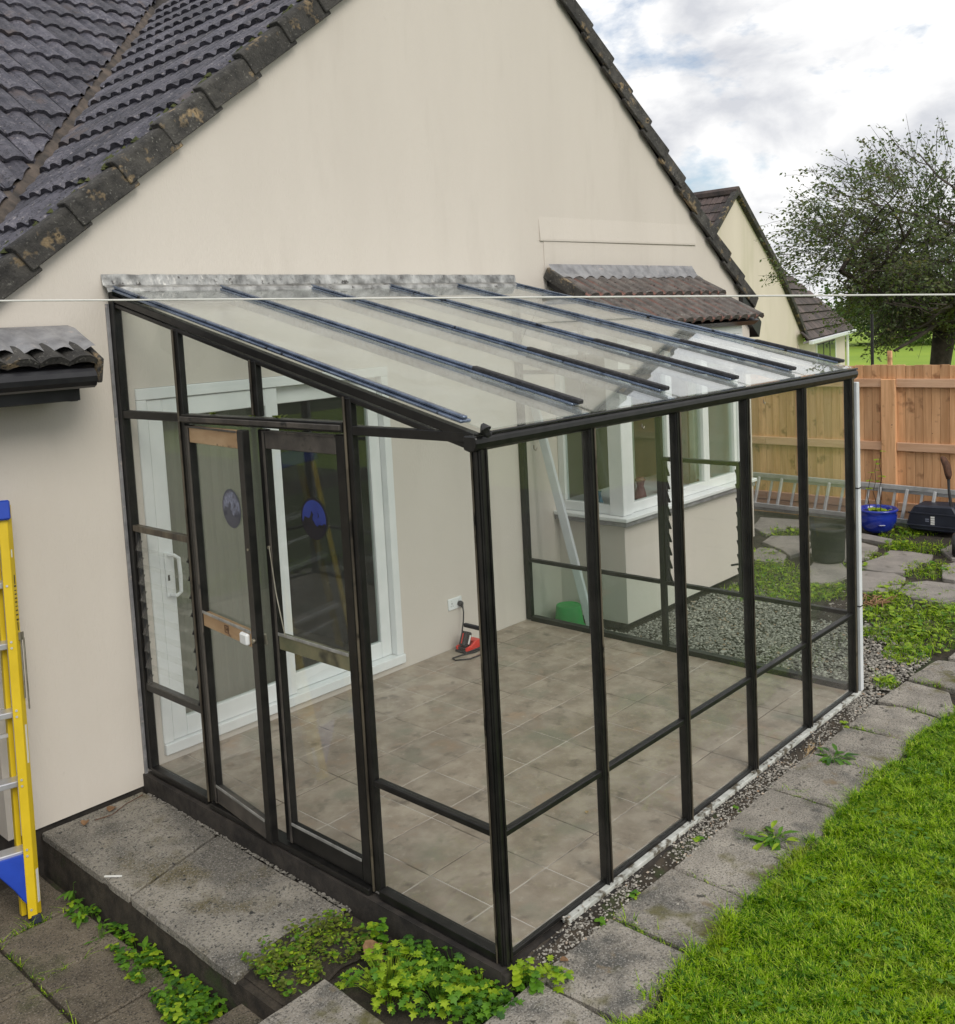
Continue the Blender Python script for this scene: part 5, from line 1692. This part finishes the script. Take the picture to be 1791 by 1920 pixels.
# garden machine with collector box, wheel and worn grip
mw = thing('garden_machine', 'dark navy garden machine with collector box and worn brown handle grip', 'mower', (8.7, -1.6, -0.12))
bx_ = MB()
ax0, ax1 = 8.66, 8.98
po = [(ax0, -1.30, -0.03), (ax0, -1.335, 0.11), (ax0, -1.39, 0.20), (ax0, -1.80, 0.215), (ax0, -1.86, 0.11), (ax0, -1.88, -0.03), (ax0, -1.83, -0.09), (ax0, -1.35, -0.085)]
bx_.prism(po, (ax1 - ax0, 0, 0))
col_ = bx_.build('collector_box', NAVY, mw, 0.018)
box('seam', ax0 - 0.006, ax0 + 0.002, -1.865, -1.325, 0.105, 0.122, NAVY, col_, 0.003)
box('seam', ax0 - 0.010, ax0 + 0.002, -1.89, -1.305, -0.035, -0.018, NAVY, col_, 0.003)
for i in range(4):
    box('label', ax0 - 0.0025, ax0 - 0.0005, -1.610, -1.568, 0.068 - 0.025 * i, 0.088 - 0.025 * i, WHITEP, col_, 0)
for i in range(2):
    box('label', ax0 - 0.0025, ax0 - 0.0005, -1.550, -1.510, 0.045 - 0.022 * i, 0.058 - 0.022 * i, M('pale_label_%d' % i, (0.18, 0.2, 0.26)), col_, 0)
hp = MB()
hp.tube([(8.70, -1.775, 0.20), (8.72, -1.745, 0.40), (8.74, -1.735, 0.52)], [0.016, 0.014, 0.016], 8)
hn = hp.build('handle', BLACKP, mw)
MB().tube([(8.74, -1.735, 0.51), (8.75, -1.732, 0.56), (8.76, -1.712, 0.66), (8.77, -1.672, 0.735), (8.775, -1.652, 0.752)], [0.022, 0.038, 0.042, 0.034, 0.018], 9).build('grip', RUSTY, hn, smooth=True)
wc = Vector((7.80, -2.10, -0.0)); wh = MB()
wh.lathe([(0.02, -0.03), (0.06, -0.035), (0.115, -0.032), (0.125, -0.015), (0.125, 0.015), (0.115, 0.032), (0.06, 0.035), (0.02, 0.03)], (0, 0, 0), 26)
Mw = Matrix.Translation(wc) @ Matrix.Rotation(R(90), 4, 'X') @ Matrix.Rotation(R(12), 4, 'Y')
whm = wh.mesh('wheel', BLACKP, smooth=True)
obj('wheel', whm, mw, Mw)
obj('wheel', whm, mw, Matrix.Translation((0, -0.5, 0)) @ Mw)
MB().bar((7.8, -2.10, 0.02), (7.8, -2.62, 0.02), 0.03, 0.03).build('axle', BLACKP, mw)
MB().box(7.78, 8.5, -2.55, -2.16, -0.02, 0.10).build('deck', NAVY, mw, 0.03)

# green bucket upside down, leaning white board, rope end
tag(MB().lathe([(0.142, 0.0), (0.142, 0.018), (0.128, 0.018), (0.128, 0.022), (0.106, 0.195), (0.102, 0.200), (0.096, 0.200), (0.094, 0.192), (0, 0.192)], (3.78, -0.20, -0.13), 36).build('green_bucket', GREENP), 'upturned green plastic bucket at the foot of the cream wall', 'bucket')
tag(bar('white_board', (3.72, -0.50, -0.14), (3.62, -0.03, 1.90), 0.075, 0.035, PVCD, None, (1, 0.2, 0), 0.006), 'white plastic length leaning against the house wall outside', 'board')

# charger and battery
cx, cy = 2.60, -0.135
ch = thing('battery_charger', 'red and black battery charger on the tiled floor by the wall', 'charger', (cx, cy, 0))
b = MB(); b.prism([(cx - 0.085, cy - 0.06, 0.012), (cx - 0.085, cy - 0.06, 0.040), (cx - 0.03, cy - 0.06, 0.048), (cx + 0.02, cy - 0.06, 0.075), (cx + 0.085, cy - 0.06, 0.070), (cx + 0.095, cy - 0.06, 0.012)], (0, 0.022, 0))
b.prism([(cx - 0.085, cy + 0.04, 0.012), (cx - 0.085, cy + 0.04, 0.040), (cx - 0.03, cy + 0.04, 0.048), (cx + 0.02, cy + 0.04, 0.075), (cx + 0.085, cy + 0.04, 0.070), (cx + 0.095, cy + 0.04, 0.012)], (0, 0.022, 0))
b.box(cx + 0.025, cx + 0.092, cy - 0.037, cy + 0.039, 0.013, 0.068)
b.build('body', REDP, ch, 0.005)
MB().box(cx - 0.092, cx + 0.098, cy - 0.062, cy + 0.064, -0.006, 0.0115).build('base', BLACKP, ch, 0.004)
MB().box(cx - 0.08, cx + 0.024, cy - 0.037, cy + 0.039, 0.012, 0.034).build('cradle', BLACKP, ch, 0.003)
b = MB()
b.tube([(2.645, -0.045, 0.325), (2.645, -0.052, 0.27), (2.635, -0.055, 0.20), (2.61, -0.060, 0.13), (2.60, -0.065, 0.06), (2.66, -0.07, 0.01), (2.73, -0.09, 0.0), (2.74, -0.16, 0.0), (2.69, -0.25, 0.0), (2.60, -0.30, 0.0), (2.45, -0.29, 0.0), (2.36, -0.22, 0.0), (2.38, -0.17, 0.0), (2.47, -0.18, 0.0), (2.58, -0.22, 0.0), (2.70, -0.20, 0.0), (2.71, -0.14, 0.01), (2.69, -0.13, 0.03)], 0.006, 6)
b.build('cable', BLACKP, ch, smooth=True)
MB().box(2.655, 2.715, -0.235, -0.205, -0.006, 0.022).build('inline_block', BLACKP, ch, 0.006)
b = MB(); b.lathe([(0, 0), (0.022, 0.0), (0.024, 0.012), (0.018, 0.03), (0, 0.032)], (0, 0, 0), 14)
pm = b.mesh('plug', BLACKP, smooth=True); obj('plug', pm, ch, Matrix.Translation((2.642, -0.014, 0.335)) @ Matrix.Rotation(R(90), 4, 'X'))
MB().tube([(2.643, -0.036, 0.325), (2.645, -0.045, 0.30)], [0.012, 0.006], 8).build('plug_tail', BLACKP, ch)
bt = thing('battery_pack', 'black battery pack slotted upright into the red charger', 'battery', (cx - 0.03, cy, 0.04))
b = MB(); b.bar((cx - 0.055, cy + 0.001, 0.040), (cx - 0.012, cy + 0.001, 0.145), 0.072, 0.062, (0, 1, 0))
b.build('case', BLACKP, bt, 0.010)
d_ = (Vector((cx - 0.012, 0, 0.145)) - Vector((cx - 0.055, 0, 0.040))).normalized(); fn = Vector((-d_.z, 0, d_.x))
c0 = Vector((cx - 0.050, cy + 0.001, 0.050)) + fn * 0.0365
MB().bar(c0 + d_ * 0.005, c0 + d_ * 0.085, 0.0012, 0.010, (0, 1, 0)).build('stripe', REDP, bt)
MB().bar(Vector((cx - 0.035, cy - 0.031, 0.055)), Vector((cx - 0.008, cy - 0.031, 0.12)), 0.016, 0.0014, (0, 1, 0)).build('label', WHITEP, bt)

# ornaments on the bay sill
tag(MB().lathe([(0, 0), (0.035, 0.0), (0.04, 0.03), (0.03, 0.10), (0.024, 0.17), (0.035, 0.20), (0.03, 0.235), (0.014, 0.25), (0.02, 0.275), (0.018, 0.30), (0.006, 0.32), (0, 0.32)], (4.29, -0.50, 0.846), 16).build('carved_figure', WOODF, smooth=True), 'carved yellow-brown figure on the bay window sill', 'figurine')
tag(MB().lathe([(0, 0), (0.045, 0.0), (0.055, 0.05), (0.045, 0.11), (0.03, 0.16), (0.04, 0.20), (0.05, 0.215), (0.03, 0.24), (0.02, 0.24)], (4.52, -0.48, 0.846), 18).build('maroon_vase', MAROON, smooth=True), 'tall maroon ceramic vase on the bay sill beside the figure', 'vase')
tag(MB().lathe([(0, 0), (0.05, 0.0), (0.08, 0.04), (0.085, 0.09), (0.06, 0.13), (0.05, 0.15), (0.045, 0.15)], (5.02, -0.45, 0.846), 20).build('red_jar', MAROON, smooth=True), 'squat dark red jar on the bay sill', 'jar')
tag(MB().lathe([(0, 0), (0.04, 0.0), (0.045, 0.04), (0.028, 0.10), (0.02, 0.14), (0.03, 0.16), (0.025, 0.16)], (4.14, -0.30, 0.846), 18).build('teal_vase', TEALC, smooth=True), 'small teal blue vase in the side window of the bay', 'vase')
pt = thing('potted_plant', 'small green plant on the bay sill at the far light', 'plant', (5.55, -0.48, 0.846))
MB().lathe([(0, 0), (0.03, 0), (0.04, 0.06), (0.035, 0.06)], (5.55, -0.48, 0.846), 16).build('pot', MAROON, pt)
b = MB()
for i in range(22):
    a = rnd.uniform(0, 6.28); leaf(b, Vector((5.55, -0.48, 0.90 + rnd.uniform(0, .12))), Vector((math.cos(a), math.sin(a), 1.6)), Vector((0, 0, 1)), 0.06, 'lance', 0.2, 0.4)
b.build('leaves', WEEDD, pt, recalc=False)

# clothes line with its pole off to the right
fw_ = Vector((math.sin(0.82281), math.cos(0.82281), 0)); rt_ = Vector((fw_.y, -fw_.x, 0))
c0 = Vector(CAMP) + fw_ * 2.55
cl_ = thing('clothes_line', 'thin pale clothes line stretched across in front of the house', 'clothes line', (c0 - rt_ * 5).to_tuple())
LL = []
for i in range(45):
    s_ = -6.6 + 12.6 * i / 44
    p = c0 + rt_ * s_
    p.z = 2.582 - 0.0442 * s_
    LL.append(p)
MB().tube(LL, 0.0024, 6).build('cord', CLINE, cl_, recalc=False)
pe = LL[-1]
MB().tube([(pe.x, pe.y, -0.15), (pe.x, pe.y, pe.z + 0.05)], 0.03, 10).build('pole', STEEL, cl_)

# ------------------------------------------------------------------ neighbouring gabled house
nh = thing('neighbour_house', 'cream gabled house with brown tiled roof beyond the fence', 'house', (22, 9, -0.62))
NY = 7.24; AX, AZ = 20.85, 5.42
gpts = [(16.6, -0.7), (24.75, -0.7), (24.75, 1.62), (23.2, 3.50), (AX, AZ + 0.08), (16.6, AZ - 0.88 * (AX - 16.6))]
MB().prism([(p[0], NY, p[1]) for p in gpts], (0, 0.3, 0)).build('gable_wall', WALL2, nh)
# left slope of the roof, tiled in courses
nth = math.atan(0.88)
uN = Vector((math.cos(nth), 0, math.sin(nth))); nN = Vector((-math.sin(nth), 0, math.cos(nth)))
rb_ = MB(); rb_.prism([(16.0, NY, AZ - 0.88 * (AX - 16.0)), (AX, NY, AZ + 0.06), (AX, NY, AZ - 0.1), (16.0, NY, AZ - 0.88 * (AX - 16.0) - 0.15)], (0, 9, 0))
nr = rb_.build('roof', PLINTH, nh)
ntm = tile_mesh('tile', FARTILE, 0.325, 0.44, 2)
for c in range(0, 11):
    for k in range(0, 16):
        o = Vector((AX, NY - 0.10 + (k + 1) * 0.33, AZ + 0.07)) - uN * ((c + 1) * 0.38)
        if not vis(o, 60): continue
        obj('tile', ntm, nr, frame(o, aM, uN, nN) @ Matrix.Rotation(rnd.uniform(-.015, .015), 4, 'Z'))
MB().tube([(AX, NY - 0.12, AZ + 0.13), (AX, NY + 9, AZ + 0.13)], 0.13, 8).build('ridge_tiles', FARTILE, nr)
vb_ = MB()
vb_.bar((AX + 0.05, NY - 0.06, AZ + 0.10), (23.22, NY - 0.06, 3.50), 0.16, 0.16); vb_.build('verge', VERGE, nr, 0.01)
vb_ = MB(); vb_.bar((AX - 0.02, NY - 0.06, AZ + 0.12), (18.2, NY - 0.06, AZ + 0.12 - 0.88 * 2.65), 0.16, 0.13); vb_.build('verge', VERGE, nr, 0.01)
vb_ = MB(); vb_.bar((23.20, NY - 0.06, 3.50), (24.80, NY - 0.06, 1.60), 0.16, 0.13); vb_.build('verge', VERGE, nr, 0.01)
# hipped wing to the right, courses parallel to the gutter
E0 = Vector((24.3, 6.95, 1.5)); E1 = Vector((35.2, 10.0, 1.5)); R0 = Vector((27.9, 9.5, 3.79))
hipf = MB(); hipf.add([E0, E1, R0, E0 + Vector((0.6, 1.0, 0)), ], [(0, 1, 2)]); hw = hipf.build('wing_roof', PLINTH, nh)
ed = (E1 - E0).normalized(); nrm = ed.cross(R0 - E0).normalized()
if nrm.y > 0: nrm = -nrm
usl = nrm.cross(ed); 
if usl.z < 0: usl = -usl
hgt = (R0 - E0).dot(usl); offs = (R0 - E0).dot(ed); wid = (E1 - E0).length
ncr = 9
for c in range(ncr):
    t0, t1 = c / ncr, (c + 1) / ncr
    l0 = offs * t0; r0 = wid + (offs - wid) * t0
    nt_ = max(1, int((r0 - l0) / 0.75))
    for k in range(nt_):
        a0 = l0 + (r0 - l0) * k / nt_; a1 = l0 + (r0 - l0) * (k + 1) / nt_ - 0.02
        q = [E0 + ed * a0 + usl * hgt * t0, E0 + ed * a1 + usl * hgt * t0, E0 + ed * a1 + usl * hgt * t1, E0 + ed * a0 + usl * hgt * t1]
        b = MB(); b.prism([q[0] + nrm * 0.09, q[1] + nrm * 0.09, q[2] + nrm * 0.03, q[3] + nrm * 0.03], -nrm * 0.03)
        b.build('tile', FARTILE, hw)
MB().bar(E0 + Vector((0.1, -0.1, -0.05)), E1 + Vector((0, -0.1, -0.05)), 0.11, 0.11).build('gutter', PVCD, hw, 0.01)
wl_ = MB()
f0 = E0 + Vector((0.05, 0.25, -0.12)); f1 = E1 + Vector((-0.15, 0.25, -0.12))
wl_.prism([(f0.x, f0.y, -0.7), (f1.x, f1.y, -0.7), f1, f0], (0, 0.3, 0)); wl_.build('wing_wall', WALL2, nh)
def onw(t, z): 
    p = f0.lerp(f1, t); return Vector((p.x, p.y - 0.02, z))
zt = f0.z - 0.12
wn = MB(); wn.add([onw(.30, 0.3), onw(.72, 0.3), onw(.72, zt), onw(.30, zt)], [(0, 1, 2, 3)]); wno = wn.build('window', SEAL, nh)
for t in (.30, .44, .58, .72):
    MB().bar(onw(t, 0.3), onw(t, zt), 0.05, 0.05, (0, 1, 0)).build('window_frame', BLACKP if t in (.44, .58) else PVC, wno)
wg = MB(); a = onw(.31, .35); b2 = onw(.71, .35); c2 = onw(.71, zt - .03); d2 = onw(.31, zt - .03); off = Vector((0, -.015, 0))
wg.add([a + off, b2 + off, c2 + off, d2 + off], [(0, 1, 2, 3)]); wg.build('pane', GLASSW, wno)
MB().tube([f1 + Vector((-.05, -.12, 0)), Vector((f1.x - .05, f1.y - .12, -.7))], 0.05, 8).build('downpipe', PVC, nh)
pv = MB(); pv.box(21.9, 22.6, NY - 0.02, NY + 0.01, 0.6, 1.35); pv.build('window', SEAL, nh)

# ------------------------------------------------------------------ trees beyond the fence
def make_tree(name, base, hgt, rad, trunk_r, label, seed, nleaf, lsize, lean=(0, 0), squash=0.8, mat=TREELEAF, fork=0.36, group=None, crown_c=None):
    r_ = random.Random(seed)
    t = thing(name, label, 'tree', base, group)
    base = Vector(base)
    tips = []
    fk = base + Vector((lean[0], lean[1], hgt * fork))
    tb = MB()
    tb.tube([base - Vector((0, 0, 0.3)), base + Vector((0, 0, 0.05)), base.lerp(fk, 0.35), base.lerp(fk, 0.7) + Vector((0.05, 0.03, 0)), fk], [trunk_r * 1.6, trunk_r * 1.3, trunk_r, trunk_r * 1.05, trunk_r * 1.2], 10)
    tb.build('trunk', BARK, t, smooth=True)
    cc = Vector(crown_c) if crown_c else fk + Vector((0, 0, hgt * 0.33))
    lm = MB()

    def grow(p, d, ln, rr, depth):
        pts_ = [p]; q = p; dd = d.normalized()
        n = 4
        for i in range(n):
            dd = (dd + Vector((r_.uniform(-.28, .28), r_.uniform(-.28, .28), r_.uniform(-.14, .2)))).normalized()
            q = q + dd * (ln / n); pts_.append(q)
        lm.tube(pts_, [rr * (1 - 0.5 * i / n) for i in range(n + 1)], 5 if depth < 2 else 3, cap=False)
        if depth >= 3 or rr < 0.006:
            tips.extend(pts_[1:]); return
        if depth >= 2: tips.extend(pts_[2:])
        for k in range(r_.randint(3, 4) if depth else r_.randint(3, 5)):
            s_ = r_.randint(1, n)
            a = r_.uniform(0, 6.28)
            nd = (dd * r_.uniform(0.3, 0.9) + Vector((math.cos(a), math.sin(a), r_.uniform(-.35, .55)))).normalized()
            grow(pts_[s_], nd, ln * r_.uniform(0.5, 0.75), rr * 0.52, depth + 1)
    nm = 6
    for k in range(nm):
        a = 6.283 * k / nm + r_.uniform(-.3, .3)
        grow(fk, Vector((math.cos(a), math.sin(a), r_.uniform(0.45, 1.1))), rad * r_.uniform(0.55, 0.75), trunk_r * 0.55, 0)
    lm.build('limbs', BARK, t, recalc=False)
    vs = []; fs = []
    made = 0; tw = MB()
    rz_ = rad * squash
    while made < nleaf:
        if r_.random() < 0.35 and tips:
            c = tips[r_.randrange(len(tips))] + Vector((r_.gauss(0, .15), r_.gauss(0, .15), r_.gauss(0, .15)))
        else:
            d = Vector((r_.gauss(0, 1), r_.gauss(0, 1), r_.gauss(0, 1))).normalized() * (r_.random() ** 0.42)
            c = cc + Vector((d.x * rad, d.y * rad, d.z * rz_))
        dv = c - cc
        e = (dv.x / rad) ** 2 + (dv.y / rad) ** 2 + (dv.z / rz_) ** 2
        bump_ = 0.86 + 0.42 * noise.noise(dv.normalized() * 2.6 + Vector((seed, 0, 0)))
        if e > bump_ * bump_ or noise.noise(c * 1.0 + Vector((9, seed, 0))) < -0.08:
            made += 0.02; continue
        out_ = (dv.normalized() + Vector((r_.uniform(-.5, .5), r_.uniform(-.5, .5), r_.uniform(-.6, .4)))).normalized()
        ln = r_.uniform(0.15, 0.38)
        a0 = c - out_ * ln; a1 = c + out_ * ln
        tw.tube([a0, c + Vector((0, 0, .02)), a1], [0.006, 0.004, 0.002], 3, cap=False)
        for j in range(9):
            p = a0.lerp(a1, r_.uniform(0.15, 1.0)) + Vector((r_.gauss(0, .035), r_.gauss(0, .035), r_.gauss(0, .035)))
            a = r_.uniform(0, 6.28); e_ = r_.uniform(-1.1, .5)
            d = Vector((math.cos(a) * math.cos(e_), math.sin(a) * math.cos(e_), math.sin(e_)))
            s2 = d.cross(Vector((r_.uniform(-1, 1), r_.uniform(-1, 1), r_.uniform(-1, 1)))).normalized()
            sz = lsize * r_.uniform(0.6, 1.3); b0 = len(vs)
            vs += [p, p + d * sz * .5 + s2 * sz * .28, p + d * sz, p + d * sz * .5 - s2 * sz * .28]
            fs.append((b0, b0 + 1, b0 + 2, b0 + 3))
            made += 1
    tw.build('twigs', BARK, t, recalc=False)
    me = bpy.data.meshes.new('crown'); me.from_pydata(vs, [], fs); setm(me, mat)
    obj('crown', me, t)
    return t


make_tree('apple_tree', (15.6, 0.74, -0.6), 6.0, 3.05, 0.16, 'spreading old fruit tree with dark sparse crown behind the fence', 11, 31000, 0.070, (0.1, -0.25), 0.66, TREELEAF, 0.42, None, (15.7, 0.72, 3.55))
# stake and pole behind the fence
tag(MB().box(11.0, 11.05, -0.30, -0.245, -0.6, 1.84).build('timber_stake', FENCE, None, 0.004), 'pale timber stake standing just behind the fence', 'stake')
tag(MB().tube([(11.2, 0.05, -0.6), (11.2, 0.03, 2.35)], 0.022, 8).build('dark_pole', BLACKP), 'thin dark pole rising behind the fence beside the tree', 'pole')


def bush_mesh(name, seed, n, lsize):
    r_ = random.Random(seed); vs = []; fs = []
    blobs = [(Vector((r_.uniform(-.6, .6), r_.uniform(-.4, .4), r_.uniform(.25, .75))), r_.uniform(.25, .45)) for i in range(9)]
    for i in range(n):
        c, rr = blobs[r_.randrange(9)]
        d = Vector((r_.gauss(0, 1), r_.gauss(0, 1), r_.gauss(0, 1))).normalized()
        p = c + d * rr * (r_.uniform(0.6, 1.08))
        if p.z < 0: p.z = abs(p.z)
        a = Vector((r_.gauss(0, 1), r_.gauss(0, 1), r_.gauss(0, 1))).normalized(); s2 = a.cross(d).normalized()
        sz = lsize * r_.uniform(.6, 1.3); b0 = len(vs)
        vs += [p, p + a * sz * .5 + s2 * sz * .3, p + a * sz, p + a * sz * .5 - s2 * sz * .3]; fs.append((b0, b0 + 1, b0 + 2, b0 + 3))
    me = bpy.data.meshes.new(name); me.from_pydata(vs, [], fs); setm(me, HEDGEL)
    return me


bms = [bush_mesh('bush', 5 + i, 2600, 0.075) for i in range(3)]
k = 0
for i in range(6):
    ang = R(10 + 3.6 * i)                      # along the far edge of the meadow, seen past the fence
    dd = 78 + 4 * math.sin(i * 2.1)
    x = CAMP[0] + dd * math.cos(ang); y = CAMP[1] + dd * math.sin(ang)
    o = obj('hedge_bush', bms[i % 3], None, Matrix.Translation((x, y, -0.7)) @ Matrix.Rotation(i * 1.7, 4, 'Z') @ Matrix.Diagonal((6.4, 5.6, 5.4 + 1.6 * math.sin(i * 1.3), 1)))
    tag(o, 'dark green bush in the hedge line at the far edge of the field', 'bush', 'bushes along the field edge')
